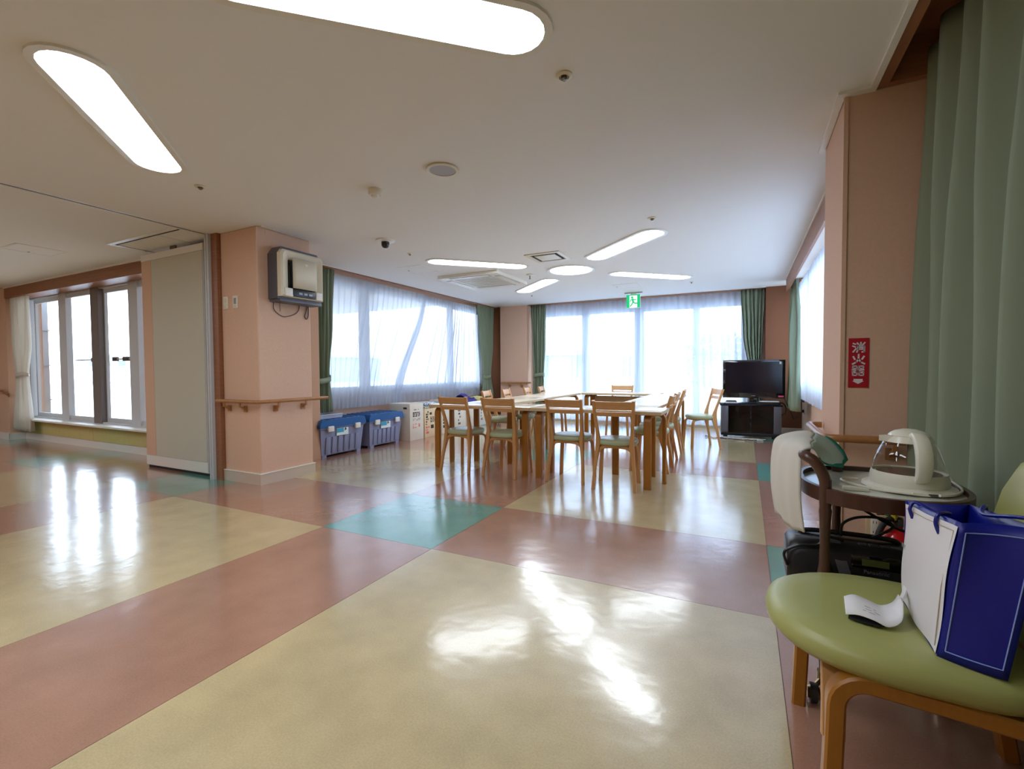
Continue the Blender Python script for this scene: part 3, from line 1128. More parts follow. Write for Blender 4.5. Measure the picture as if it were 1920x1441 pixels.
curtain('white_curtain', 'white tied-back drape at the far end of the side-room window', 'x', 3.20,
        [(2.48, -10.85, -10.12), (1.6, -10.75, -10.12), (1.06, -10.66, -10.28), (0.17, -10.84, -10.16)], 10, 0.035, 'white_cloth', WC, tie=(1.06, 0.06, 0.02), seed=21, header=True)
curtain('white_curtain', 'sliver of white drape showing beside the folding partition panel', 'x', 3.22,
        [(2.34, -6.78, -6.1), (1.06, -6.66, -6.2), (0.13, -6.82, -6.1)], 9, 0.03, 'white_cloth', WC, seed=22)
SC = 'white sheer curtains'
curtain('sheer_curtain', 'white sheer over the near half of the long side window, hanging behind the blue-lidded crates', 'y', -5.15,
        [(2.47, 4.55, 6.85), (0.57, 4.52, 6.15)], 20, 0.020, 'sheer', SC, 0, seed=31)
curtain('sheer_curtain', 'white sheer over the far half of the long side window, hanging behind the cardboard cartons', 'y', -5.215,
        [(2.47, 6.8, 8.72), (0.57, 6.0, 8.85)], 22, 0.024, 'sheer', SC, 0, seed=32)
curtain('sheer_curtain', 'white sheer over the left half of the glazed back wall', 'x', 9.33,
        [(2.49, -3.9, -1.85), (0.06, -3.95, -1.88)], 17, 0.028, 'sheer', SC, 0, seed=33)
curtain('sheer_curtain', 'white sheer over the right half of the glazed back wall, behind the loose chair', 'x', 9.33,
        [(2.49, -1.9, 0.02), (0.06, -1.86, 0.06)], 16, 0.028, 'sheer', SC, 0, seed=34)
curtain('sheer_curtain', 'white sheer over the side window right of the television', 'y', 0.748,
        [(2.42, 4.0, 8.62), (0.66, 4.0, 8.55)], 38, 0.020, 'sheer', SC, 0, seed=35)


# ================================================================== PARTITION, PILLAR FITTINGS
t = thing('partition_panel', 'tall cream folding partition panel with salmon edge strip, hung beside the pillar', 'partition', (-5.66, 2.97, 0))
obj('core', box(B(), -0.60, 0.60, -0.03, 0.03, 0.03, 2.455), 'alu', t, smooth=False)
obj('cream_face', box(B(), -0.385, 0.585, -0.036, -0.03, 0.15, 2.375), mat('cream_sheet', (206, 203, 188), 0.6, 0.3), t, smooth=False)
obj('salmon_strip', box(B(), -0.585, -0.389, -0.036, -0.03, 0.15, 2.375), 'wallpaper', t, smooth=False)
obj('top_band', box(B(), -0.595, 0.595, -0.037, -0.03, 2.379, 2.45), 'white_trim', t, smooth=False)
obj('bottom_band', box(B(), -0.595, 0.595, -0.037, -0.03, 0.035, 0.146), 'white_trim', t, smooth=False)
obj('side_edge', box(B(), 0.60, 0.66, -0.02, 0.02, 0.03, 2.455), 'brown_wood', t, smooth=False)
obj('hanger', box(B(), -0.05, 0.05, -0.01, 0.01, 2.45, 2.505), 'steel', t, smooth=False)
obj('foot_seal', box(B(), -0.59, 0.59, -0.015, 0.015, 0.0, 0.032), 'rubber', t, smooth=False)


def plate_switch(x, label, dark):
    t = thing('wall_switch', label, 'switch', (x, 2.935, 1.80))
    obj('plate', box(B(), -0.037, 0.037, -0.008, 0, -0.063, 0.063, 0.003), 'plastic_white', t)
    if dark:
        obj('display', box(B(), -0.018, 0.018, -0.012, -0.007, -0.02, 0.04, 0.002), 'plastic_grey', t)
        obj('button', box(B(), -0.015, 0.015, -0.011, -0.007, -0.05, -0.032, 0.002), 'plastic_cream', t)
    else:
        for k in range(3):
            obj('rocker', box(B(), -0.016, 0.016, -0.013, -0.007, -0.045 + k * 0.031, -0.018 + k * 0.031, 0.002), 'plastic_cream', t)


plate_switch(-4.69, 'white three-rocker light switch on the pillar nearest the partition', False)
plate_switch(-4.535, 'white wall control with grey display on the pillar', True)


def handrail(name, label, path, brackets, r=0.019):
    """brackets: (x, y, z, nx, ny) foot point on the wall, n = outward"""
    p0 = Vector(path[0])
    t = thing(name, label, 'handrail', p0)
    bm = B()
    tube(bm, [Vector(p) - p0 for p in path], r, 10)
    obj('rail', bm, 'rail_wood', t)
    for (x, y, nx, ny, d) in brackets:
        z = p0.z
        w = Vector((x, y, z)) - p0
        n = Vector((nx, ny, 0))
        bm = B()
        sd = Vector((-ny, nx, 0))
        # wedge plate on the wall, arm out to the rail and a short post up to it
        obox(bm, w + n * 0.008 + Vector((0, 0, -0.075)), (0.016 if nx else 0.045, 0.045 if nx else 0.016, 0.06), bev=0.003)
        sweep(bm, [w + n * 0.01 + Vector((0, 0, -0.085)), w + n * (d * 0.6) + Vector((0, 0, -0.06)), w + n * d + Vector((0, 0, -0.05)), w + n * d + Vector((0, 0, -0.012))], sd, 0.022, 0.016)
        obj('bracket', bm, 'rail_wood', t)
    return t


ar = [(-4.76, 2.90, 0.815), (-4.76, 2.87, 0.815)]
cor = [(-4.185 + 0.06 * math.sin(k * PI / 2 / 5) - 0.0, 2.88 + 0.05 - 0.06 * math.cos(k * PI / 2 / 5), 0.815) for k in range(6)]
cor = [(-4.20 + 0.055 * math.sin(k * PI / 12), 2.925 - 0.055 * math.cos(k * PI / 12), 0.815) for k in range(7)]
handrail('handrail', 'wooden handrail wrapping the pillar below the air purifier',
         [(-4.78, 2.87, 0.815)] + cor + [(-4.145, 3.70, 0.815)],
         [(-4.66, 2.935, 0, -1, 0.065), (-4.41, 2.935, 0, -1, 0.065), (-4.205, 3.10, 1, 0, 0.06), (-4.205, 3.42, 1, 0, 0.06)])
handrail('handrail', 'short wooden handrail on the back pillar between the two green drapes',
         [(-4.80, 9.06, 0.83), (-4.22, 9.06, 0.83), (-4.16, 9.09, 0.83), (-4.14, 9.16, 0.83)],
         [(-4.62, 9.13, 0, -1, 0.07), (-4.32, 9.13, 0, -1, 0.07)])
handrail('handrail', 'wooden handrail wrapping the right pillar behind the kettle',
         [(0.44, 3.53, 0.75), (0.40, 3.53, 0.75), (0.375, 3.51, 0.75), (0.368, 3.47, 0.75), (0.368, 2.95, 0.75), (0.375, 2.90, 0.75), (0.39, 2.875, 0.75), (0.43, 2.868, 0.75), (0.70, 2.868, 0.75)],
         [(0.45, 3.35, -1, 0, 0.08), (0.66, 2.945, 0, -1, 0.077)], 0.02)
handrail('handrail', 'wooden handrail under the sheer curtain right of the television',
         [(0.812, 8.0, 0.74), (0.812, 4.0, 0.74)],
         [(0.86, 7.75, -1, 0, 0.07), (0.86, 6.75, -1, 0, 0.07), (0.86, 5.2, -1, 0, 0.07)])
handrail('handrail', 'wooden handrail stub on the far wall of the side room',
         [(-13.0, 3.08, 0.82), (-10.78, 3.08, 0.82)],
         [(-12.2, 3.15, 0, -1, 0.07), (-10.85, 3.15, 0, -1, 0.07)])

# air purifier on the pillar
t = thing('air_purifier', 'boxy beige air purifier with dark grey back mounted high on the pillar', 'air purifier', (-4.205, 3.30, 2.06))
bm = B()
prism(bm, [(-0.25, -0.24), (0.27, -0.24), (0.27, 0.20), (0.22, 0.27), (-0.20, 0.27), (-0.25, 0.20)], 0.0, 0.14, 'yz')
obj('casing', bm, 'tv_grey', t, smooth=False)
bm = B()
ring = [(-0.25, -0.22), (0.25, -0.22), (0.25, 0.20), (0.225, 0.235), (-0.225, 0.235), (-0.25, 0.20)]
inn = [(-0.16, -0.15), (0.16, -0.15), (0.16, 0.135), (0.15, 0.15), (-0.15, 0.15), (-0.16, 0.135)]
n = 6
A3 = [[bm.verts.new((h, y, z)) for y, z in lp] for lp, h in ((ring, 0.14), (ring, 0.19), ([(y * 0.93, z * 0.93) for y, z in ring], 0.205), (inn, 0.175), (inn, 0.14))]
for i in range(4):
    for k in range(n):
        bm.faces.new((A3[i][k], A3[i][(k + 1) % n], A3[i + 1][(k + 1) % n], A3[i + 1][k]))
obj('front_frame', bm, 'plastic_cream', t, smooth=False)
bm = B()
gridsurf(bm, lambda u, v: Vector((0.205 + 0.012 * math.sin(PI * u), -0.125 + 0.285 * u, -0.128 + 0.295 * v)), 8, 2)
fp = obj('front_panel', bm, 'plastic_cream', t, solid=0.012)
obj('intake_slot', box(B(), 0.168, 0.176, -0.158, -0.13, -0.12, 0.12), 'black_matte', t, smooth=False)
obj('control_strip', box(B(), 0.15, 0.206, -0.125, 0.145, -0.212, -0.135, 0.004), 'black', t)
for k in range(3):
    obj('button', box(B(), 0.204, 0.209, -0.06 + k * 0.06, -0.02 + k * 0.06, -0.185, -0.165), 'silver', t, smooth=False)
obj('corner_block', box(B(), 0.16, 0.209, -0.215, -0.13, -0.215, -0.135, 0.005), 'plastic_white', t)
obj('corner_block', box(B(), 0.16, 0.209, 0.15, 0.225, -0.215, -0.135, 0.005), 'plastic_white', t)
obj('mark', lathe(B(), [(0.022, 0), (0.022, 0.003), (0, 0.003)], n=3), 'plastic_white', t).matrix_basis = Matrix.Translation((0.222, 0.02, 0.115)) @ Matrix.Rotation(PI / 2, 4, 'Y')
obj('base_plate', box(B(), 0.0, 0.16, -0.24, 0.26, -0.265, -0.24, 0.004), 'tv_grey', t)
t = thing('power_cord', 'thin brown cord sagging under the wall air purifier', 'cord', (-4.195, 3.2, 1.78))
bm = B()
tube(bm, smooth_path([(0.0, -0.10, 0.02), (0.0, -0.10, -0.05), (0.0, -0.04, -0.10), (0, 0.03, -0.115), (0, 0.14, -0.08), (0, 0.19, -0.03), (0, 0.2, 0.03)]), 0.004, 6)
tube(bm, [(0, -0.03, 0.02), (0, -0.03, -0.07)], 0.003, 6)
obj('lead', bm, 'dark_brown', t)
bm = B()
tube(bm, smooth_path([(0.0, 0.30, 0.03), (0.0, 0.28, -0.04), (0.0, 0.265, -0.09), (0, 0.29, -0.115), (0, 0.31, -0.07), (0, 0.31, 0.03)]), 0.005, 6)
obj('looped_lead', bm, 'dark_brown', t)
adopt(t, bpy.data.objects['air_purifier'])

# red extinguisher sign
t = thing('extinguisher_sign', 'red sign with white Japanese characters and a down arrow on the right pillar', 'sign', (0.522, 2.945, 1.135))
obj('plate', box(B(), -0.043, 0.043, -0.004, 0, -0.127, 0.127), 'sign_red', t, smooth=False)


def kanji(strokes, ox, oz, sc, wd, name):
    bm = B()
    for s in strokes:
        stroke(bm, [(x * sc, y * sc) for x, y in s], wd, -0.0052, -0.004, ox, oz)
    obj(name, bm, 'sign_white', t, smooth=False)


# strokes on a unit square centred on 0
K1 = [[(-0.46, 0.40), (-0.26, 0.30)], [(-0.50, 0.14), (-0.28, 0.04)], [(-0.22, -0.12), (-0.46, -0.46)],
      [(0.16, 0.50), (0.16, 0.22)], [(-0.14, 0.44), (-0.02, 0.28)], [(0.48, 0.46), (0.34, 0.28)],
      [(-0.08, 0.18), (0.46, 0.18)], [(-0.06, 0.18), (-0.06, -0.20), (-0.16, -0.48)], [(0.44, 0.18), (0.44, -0.44), (0.26, -0.46)],
      [(-0.02, 0.0), (0.40, 0.0)], [(-0.02, -0.18), (0.40, -0.18)]]
K2 = [[(-0.40, 0.26), (-0.28, -0.02)], [(0.44, 0.28), (0.28, 0.0)], [(0.02, 0.46), (0.0, 0.0), (-0.16, -0.28), (-0.46, -0.46)], [(0.02, 0.02), (0.18, -0.26), (0.48, -0.44)]]
K3 = [[(-0.42, 0.46), (-0.08, 0.46), (-0.08, 0.22), (-0.42, 0.22), (-0.42, 0.46)], [(0.10, 0.46), (0.44, 0.46), (0.44, 0.22), (0.10, 0.22), (0.10, 0.46)],
      [(-0.48, 0.08), (0.48, 0.08)], [(0.02, 0.16), (-0.16, -0.02), (-0.48, -0.14)], [(0.04, 0.06), (0.24, -0.06), (0.48, -0.14)],
      [(-0.42, -0.20), (-0.08, -0.20), (-0.08, -0.46), (-0.42, -0.46), (-0.42, -0.20)], [(0.10, -0.20), (0.44, -0.20), (0.44, -0.46), (0.10, -0.46), (0.10, -0.20)]]
kanji(K1, 0.0, 0.080, 0.052, 0.0068, 'character')
kanji(K2, -0.001, 0.019, 0.054, 0.0076, 'character')
kanji(K3, -0.002, -0.040, 0.052, 0.0056, 'character')
bm = B()
prism(bm, [(-0.020, -0.082), (0.018, -0.082), (0.018, -0.093), (0.024, -0.093), (-0.001, -0.108), (-0.026, -0.093), (-0.020, -0.093)], -0.0052, -0.004, 'xz')
obj('arrow', bm, 'sign_white', t, smooth=False)


def outlet(name, label, loc, rz=0.0):
    t = thing(name, label, 'outlet', loc, rz)
    obj('plate', box(B(), -0.036, 0.036, -0.008, 0, -0.06, 0.06, 0.003), 'outlet_cream', t)
    obj('socket_block', box(B(), -0.016, 0.016, -0.011, -0.007, -0.045, 0.045, 0.002), 'plastic_white', t)
    for z in (0.025, -0.025):
        for x in (-0.007, 0.005):
            obj('slot', box(B(), x, x + 0.0025, -0.0115, -0.0105, z - 0.006, z + 0.006), 'black_matte', t, smooth=False)


outlet('wall_outlet', 'cream double power outlet low on the right pillar behind the trolley', (0.60, 2.945, 0.295))
outlet('wall_outlet', 'pale power outlet low on the wall right of the television', (0.86, 8.75, 0.42), PI / 2 * -1)


# ================================================================== TABLES AND CHAIRS
def arc_leg(bm, foot, inward, side, h, wd=0.068, th=0.034, rad=0.055, run=0.30):
    f = Vector(foot)
    inn = Vector(inward)
    pts = [f, f + Vector((0, 0, (h - rad) * 0.5)), f + Vector((0, 0, h - rad))]
    for k in range(1, 7):
        a = k * PI / 12
        pts.append(f + Vector((0, 0, h - rad + rad * math.sin(a))) + inn * (rad - rad * math.cos(a)))
    pts.append(f + Vector((0, 0, h)) + inn * run)
    sweep(bm, pts, side, wd, th)


def table(name, label, x0, x1, y0, y1, legs, extra=None):
    cx, cy = (x0 + x1) / 2, (y0 + y1) / 2
    t = thing(name, label, 'table', (cx, cy, 0), 0, 'tables pushed together in a ring')
    hx, hy = (x1 - x0) / 2, (y1 - y0) / 2
    bm = B()
    box(bm, -hx, hx, -hy, hy, 0.691, 0.725, 0.004, 2)
    bmesh.ops.recalc_face_normals(bm, faces=bm.faces)
    for f in bm.faces:
        f.material_index = 0 if f.normal.z > 0.9 else 1
    obj('tabletop', bm, ['table_top', 'table_edge'], t)
    for (lx, ly, ix, iy) in legs:
        bm = B()
        arc_leg(bm, (lx - cx, ly - cy, 0), (ix, iy, 0), (abs(iy), abs(ix), 0), 0.672)
        obj('leg', bm, 'table_wood', t)
    if extra:
        extra(t, cx, cy)
    return t


def cross_bar(t, cx, cy):
    pass


table('meeting_table', 'pale-topped table at front left of the ring, two chairs at its near side', -3.215, -1.962, 4.30, 4.795,
      [(-3.15, 4.385, 0, 1), (-2.045, 4.385, 0, 1), (-3.19, 4.73, 1, 0), (-2.0, 4.73, -1, 0)])
table('meeting_table', 'pale-topped table at front right of the ring, nearest the camera', -1.958, -0.664, 4.30, 4.795,
      [(-1.885, 4.375, 0, 1), (-0.795, 4.36, 0, 1), (-0.69, 4.665, -1, 0), (-1.86, 4.68, 1, 0)])
table('meeting_table', 'near table on the right arm of the ring, beside the row of three chairs', -1.275, -0.785, 4.80, 6.10,
      [(-1.215, 4.86, 0, 1), (-0.85, 4.92, 0, 1), (-1.24, 6.03, 1, 0), (-0.82, 6.03, -1, 0)])
table('meeting_table', 'far table on the right arm of the ring, towards the loose chair', -1.275, -0.785, 6.105, 7.41,
      [(-1.235, 6.20, 1, 0), (-0.82, 6.20, -1, 0), (-1.235, 7.33, 1, 0), (-0.82, 7.33, -1, 0)])
table('meeting_table', 'near table on the left arm of the ring, in front of the cartons', -2.99, -2.43, 4.80, 6.10,
      [(-2.93, 4.88, 0, 1), (-2.48, 4.90, 0, 1), (-2.95, 6.03, 1, 0), (-2.47, 6.03, -1, 0)])
table('meeting_table', 'far table on the left arm of the ring, towards the back pillar', -2.99, -2.43, 6.105, 7.41,
      [(-2.95, 6.20, 1, 0), (-2.47, 6.20, -1, 0), (-2.95, 7.33, 1, 0), (-2.47, 7.33, -1, 0)])


def modesty(t, cx, cy):
    obj('modesty_panel', box(B(), -0.60, 0.60, 0.175, 0.20, 0.36, 0.655, 0.003), 'table_edge', t)
    obj('catch', box(B(), -0.45, -0.40, -0.12, -0.08, 0.672, 0.692), 'black_matte', t, smooth=False)


table('meeting_table', 'table closing the far end of the ring by the back window', -2.43, -1.19, 7.415, 7.92,
      [(-2.36, 7.49, 0, 1), (-1.26, 7.49, 0, 1), (-2.36, 7.85, 0, -1), (-1.26, 7.85, 0, -1)], modesty)


def make_chair(label):
    t = thing('dining_chair', label, 'chair', (0, 0, 0), 0, 'wooden chairs around the tables')
    # padded seat
    bm = B()
    lathe(bm, [(0.150, 0.405), (0.188, 0.408), (0.196, 0.420), (0.197, 0.440), (0.190, 0.453), (0.165, 0.459), (0, 0.461)], n=32, power=2.5)
    obj('seat', bm, 'seat_vinyl', t, ang=60)
    bm = B()
    lathe(bm, [(0.178, 0.393), (0.182, 0.397), (0.182, 0.404), (0.17, 0.406)], n=32, power=2.5)
    obj('seat_board', bm, 'chair_wood', t)
    for s in (-1, 1):
        bm = B()
        ctrl = [(s * 0.185, 0.175, 0), (s * 0.176, 0.166, 0.18), (s * 0.166, 0.158, 0.33), (s * 0.155, 0.148, 0.368), (s * 0.13, 0.125, 0.386), (s * 0.05, 0.05, 0.388)]
        sweep(bm, smooth_path(ctrl, 4), (-s * 0.7, 0.7, 0), 0.036, [0.026] * 12 + [0.022] * 9)
        obj('leg', bm, 'chair_wood', t)
        bm = B()
        ctrl = [(s * 0.190, -0.215, 0), (s * 0.176, -0.180, 0.20), (s * 0.160, -0.150, 0.34), (s * 0.153, -0.138, 0.42), (s * 0.157, -0.150, 0.52), (s * 0.170, -0.200, 0.68), (s * 0.181, -0.245, 0.825)]
        pts = smooth_path(ctrl, 4)
        wid = [0.028 + 0.012 * math.exp(-((p.z - 0.40) / 0.10) ** 2) for p in pts]
        dep = [0.030 + 0.034 * math.exp(-((p.z - 0.41) / 0.10) ** 2) for p in pts]
        sweep(bm, pts, (1, 0, 0), wid, dep)
        obj('back_post', bm, 'chair_wood', t)
    # arched apron between the posts
    bm = B()
    ctrl = [(-0.150, -0.142, 0.345), (-0.125, -0.145, 0.378), (-0.06, -0.15, 0.393), (0.06, -0.15, 0.393), (0.125, -0.145, 0.378), (0.150, -0.142, 0.345)]
    sweep(bm, smooth_path(ctrl, 4), (0, 1, 0), 0.03, 0.026)
    obj('apron', bm, 'chair_wood', t)

    def rail(z0, z1, th):
        bm = B()
        pts = []
        zc = (z0 + z1) / 2
        yb = -0.2 - (zc - 0.68) * 0.31
        for k in range(11):
            u = -1 + 2 * k / 10
            pts.append((u * 0.178, yb - 0.016 * (1 - u * u), zc))
        sweep(bm, pts, (0, -0.28, 1), z1 - z0, th)
        return bm
    obj('backrest', rail(0.742, 0.818, 0.016), 'chair_top', t)
    obj('back_rail', rail(0.682, 0.722, 0.018), 'chair_top', t)
    return t


chair0 = None


def place_chair(x, y, rz, label):
    global chair0
    if chair0 is None:
        chair0 = make_chair(label)
        chair0.location = (x, y, 0)
        chair0.rotation_euler = (0, 0, rz)
    else:
        dup(chair0, (x, y, 0), rz, label)


place_chair(-2.80, 4.43, math.radians(-4), 'wooden chair at the front left table, nearest the blue-lidded crates')
place_chair(-2.255, 4.41, math.radians(-1), 'wooden chair at the front left table, second from the crates')
place_chair(-1.572, 4.50, math.radians(-1), 'wooden chair at the front right table, its back just right of the table seam')
place_chair(-1.085, 4.395, math.radians(6), 'wooden chair at the right end of the front right table, closest to the camera')
RR = math.radians(90)
place_chair(-0.935, 5.30, RR, 'nearest of three chairs lined along the right arm of the tables')
place_chair(-0.955, 5.82, RR, 'middle of three chairs lined along the right arm of the tables')
place_chair(-0.965, 6.62, RR + 0.05, 'farthest of three chairs lined along the right arm of the tables')
LL = math.radians(-90)
place_chair(-3.00, 5.70, LL + 0.22, 'nearest of the four chairs along the left arm, its light back against the side window')
place_chair(-2.96, 6.22, LL + 0.20, 'second chair along the left arm, back seen against the dark corner and back pillar')
place_chair(-2.93, 6.90, LL + 0.18, 'third chair along the left arm, back seen below the handrail of the back pillar')
place_chair(-2.93, 7.48, LL + 0.18, 'farthest of the four chairs along the left arm, overlapping the drape beside the pillar')
place_chair(-1.93, 7.98, PI, 'lone chair at the far end of the table ring, facing the camera before the sheers')
place_chair(-0.565, 7.12, math.radians(114), 'loose chair standing apart in front of the television cabinet')

# ================================================================== CRATES AND CARTONS


def make_crate(label, y0, y1, zt):
    xf = -4.745
    dpt = 0.42
    t = thing('storage_crate', label, 'crate', (xf, (y0 + y1) / 2, 0), 0, 'grey crates with blue lids')
    h = (y1 - y0) / 2
    # tapered body with ribbed lower front
    bm = B()

    def ringv(z, g):
        return [bm.verts.new(v) for v in ((g, -h + g * -1 if False else -h - g, z), (g, h + g, z), (-dpt - g, h + g, z), (-dpt - g, -h - g, z))]
    rings = [ringv(0.03, -0.035), ringv(0.36, -0.004), ringv(0.375, 0.012), ringv(0.40, 0.012)]
    for i in range(3):
        for k in range(4):
            bm.faces.new((rings[i][k], rings[i][(k + 1) % 4], rings[i + 1][(k + 1) % 4], rings[i + 1][k]))
    bm.faces.new(rings[0][::-1])
    bm.faces.new(rings[-1])
    for sy in (-1, 1):
        obox(bm, (-0.055, sy * (h - 0.075), 0.016), (0.05, 0.07, 0.034))
        obox(bm, (-dpt + 0.055, sy * (h - 0.075), 0.016), (0.05, 0.07, 0.034))
    obj('body', bm, 'crate_grey', t, smooth=False)
    nr = 6
    span = 2 * h - 0.14
    for k in range(nr):
        yy = -span / 2 + span * (k + 0.5) / nr
        bm = B()
        obox(bm, (-0.017, yy, 0.155), (0.018, span / nr * 0.62, 0.215), (0, math.radians(5.4), 0), 0.006)
        obj('rib', bm, 'crate_grey', t)
    bm = B()
    prism(bm, [(-h - 0.022, 0.385), (h + 0.022, 0.385), (h + 0.022, 0.42), (h - 0.005, zt), (-h + 0.005, zt), (-h - 0.022, 0.42)], -dpt - 0.022, 0.022, 'yz')
    ld = obj('lid', bm, 'crate_blue', t, smooth=False)
    for k in range(7):
        yy = -h + 0.07 + k * (2 * h - 0.14) / 6
        obj('ridge', box(B(), -dpt + 0.02, -0.03, yy - 0.018, yy + 0.018, zt - 0.004, zt + 0.008, 0.003), 'crate_blue', ld)
    for sy in (-1, 1):
        obj('latch', box(B(), 0.012, 0.04, sy * h * 0.62 - 0.045, sy * h * 0.62 + 0.045, 0.335, 0.405, 0.006), 'latch', t)
        obj('handle', box(B(), -dpt * 0.62, -dpt * 0.36, sy * (h + 0.012) - 0.02, sy * (h + 0.012) + 0.02, 0.33, 0.385, 0.006), 'crate_blue', t)
    # printed sticker
    st = obj('sticker', box(B(), 0.004, 0.008, -0.02 - 0.10, -0.02 + 0.10, 0.268, 0.362), 'sticker_white', t, smooth=False)
    obj('sticker_band', box(B(), 0.008, 0.009, -0.118, 0.0, 0.305, 0.36), 'sticker_blue', st, smooth=False)
    bm = B()
    prism(bm, [(0.01, 0.32), (0.05, 0.335), (0.035, 0.36), (0.02, 0.36)], 0.008, 0.0092, 'yz')
    obj('sticker_picture', bm, 'sticker_dark', st, smooth=False)
    return t


make_crate('grey crate with blue lid nearest the pillar, clear tray on its lid', 4.12, 4.86, 0.485)
make_crate('grey crate with blue lid next to the white carton', 4.97, 5.66, 0.485)
t = thing('clear_tray', 'shallow clear plastic tray lying on the nearer blue crate lid', 'tray', (-4.99, 4.34, 0.4935))
bm = B()
A4 = []
for (g, z) in ((0.0, 0.0), (0.012, 0.05), (0.018, 0.052), (0.008, 0.05), (-0.006, 0.006)):
    A4.append([bm.verts.new((sx * (0.17 + g), sy * (0.20 + g), z)) for sx, sy in ((-1, -1), (1, -1), (1, 1), (-1, 1))])
for i in range(4):
    for k in range(4):
        bm.faces.new((A4[i][k], A4[i][(k + 1) % 4], A4[i + 1][(k + 1) % 4], A4[i + 1][k]))
bm.faces.new(A4[0][::-1])
bm.faces.new(A4[-1])
obj('tray_body', bm, 'clear_plastic', t, smooth=False)
obj('rim', box(B(), 0.175, 0.19, -0.2, 0.2, 0.044, 0.056, 0.002), 'clear_plastic', t)


def carton(label, x0, x1, y0, y1, h, mt, marks=(), name='carton'):
    t = thing(name, label, 'box', ((x0 + x1) / 2, (y0 + y1) / 2, 0), 0, 'cartons along the side window')
    hx, hy = (x1 - x0) / 2, (y1 - y0) / 2
    obj('walls', box(B(), -hx, hx, -hy, hy, 0, h, 0.003), mt, t)
    obj('flap', box(B(), -hx, -0.002, -hy + 0.002, hy - 0.002, h, h + 0.004), mt, t, smooth=False)
    obj('flap', box(B(), 0.002, hx, -hy + 0.002, hy - 0.002, h, h + 0.004), mt, t, smooth=False)
    k = 0
    for (a0, a1, z0, z1, mm) in marks:
        obj('print', box(B(), hx, hx + 0.0015, -hy + a0, -hy + a1, z0, z1), mm, t, smooth=False)
    return t


def fine_marks(y0, y1, z0, z1, rows, mm, seed):
    r = random.Random(seed)
    out = []
    for k in range(rows):
        z = z1 - (k + 0.5) * (z1 - z0) / rows
        y = y0
        while y < y1 - 0.012:
            ln = r.uniform(0.012, 0.05)
            e = min(y1, y + ln)
            hh = (z1 - z0) / rows * r.uniform(0.22, 0.42)
            if r.random() < 0.8:
                out.append((y, e, z - hh, z + hh, mm))
            y = e + r.uniform(0.006, 0.02)
    return out


carton('tall white carton with grey and orange print beside the second crate', -5.10, -4.68, 5.78, 6.12, 0.58, 'carton_white',
       fine_marks(0.10, 0.22, 0.475, 0.495, 1, 'ink', 1) + fine_marks(0.07, 0.25, 0.37, 0.45, 3, 'ink', 2) + fine_marks(0.07, 0.26, 0.31, 0.35, 2, 'plastic_grey', 3) + fine_marks(0.07, 0.16, 0.19, 0.27, 3, 'ink_red', 4) + fine_marks(0.21, 0.26, 0.18, 0.26, 3, 'ink_red', 5))
t = bpy.data.objects['carton']
obj('tape', box(B(), -0.06, 0.02, -0.1725, -0.17, 0.26, 0.38), 'orange_tape', t, smooth=False)
obj('hand_slot', box(B(), 0.08, 0.15, -0.1725, -0.17, 0.50, 0.53), 'ink', t, smooth=False)
carton('cream carton covered in black and pink lettering, behind the table leg', -5.05, -4.69, 6.17, 6.60, 0.47, 'carton_cream',
       [(0.13, 0.19, 0.37, 0.41, 'black')] + fine_marks(0.03, 0.10, 0.20, 0.44, 6, 'ink', 11) + fine_marks(0.03, 0.12, 0.06, 0.19, 3, 'ink_pink', 12) + fine_marks(0.15, 0.40, 0.24, 0.34, 4, 'ink', 13) + [(0.16, 0.24, 0.14, 0.20, 'ink')])
carton('first of the white cartons seen between the table legs', -5.05, -4.70, 6.66, 7.00, 0.47, 'carton_white', fine_marks(0.04, 0.1, 0.1, 0.4, 5, 'ink', 15))
carton('second of the white cartons seen between the table legs', -5.05, -4.70, 7.06, 7.44, 0.47, 'carton_white', fine_marks(0.12, 0.20, 0.1, 0.4, 5, 'ink', 16))
carton('third of the white cartons seen between the table legs', -5.05, -4.70, 7.50, 7.90, 0.47, 'carton_white', fine_marks(0.22, 0.30, 0.1, 0.35, 4, 'ink', 17))
carton('last of the white cartons, nearest the far drape', -5.05, -4.72, 7.95, 8.32, 0.45, 'carton_white', fine_marks(0.08, 0.16, 0.1, 0.35, 4, 'ink', 18))

t = thing('patterned_cushion', 'flat cushion in dark and light spotted cloth lying on the cream carton', 'cushion', (-4.87, 6.38, 0.474))
bm = B()
lathe(bm, [(0, 0.0), (0.15, 0.0), (0.172, 0.03), (0.17, 0.075), (0.14, 0.10), (0, 0.105)], n=28, sx=1.0, sy=1.2, power=4)
obj('cover', bm, 'pattern', t, ang=60)
bm = B()
tube(bm, [(0.172 * math.cos(a) * (abs(math.cos(a)) ** 4 + abs(math.sin(a)) ** 4) ** -0.25, 0.206 * math.sin(a) * (abs(math.cos(a)) ** 4 + abs(math.sin(a)) ** 4) ** -0.25, 0.052) for a in [2 * PI * k / 28 for k in range(29)]], 0.006, 6)
obj('piping', bm, 'sticker_dark', t)
t = thing('folded_blanket', 'white folded blanket stacked on the white cartons', 'blanket', (-4.90, 6.95, 0.474))
for k in range(3):
    obj('fold', box(B(), -0.15, 0.16, -0.20 + 0.01 * k, 0.20 - 0.006 * k, 0.002 + k * 0.036, 0.036 + k * 0.036, 0.014, 3), 'white_cloth', t, ang=60)
t = thing('purple_bag', 'purple cloth bag lying on the far white cartons', 'bag', (-4.88, 7.72, 0.474))
bm = B()
gridsurf(bm, lambda u, v: Vector((0.14 * math.cos(PI * u), -0.20 + 0.42 * v, 0.005 + (0.15 + 0.05 * math.sin(6 * v) - 0.06 * v) * math.sin(PI * u))), 12, 10)
obj('cloth', bm, 'purple', t, ang=80, solid=0.006)
bm = B()
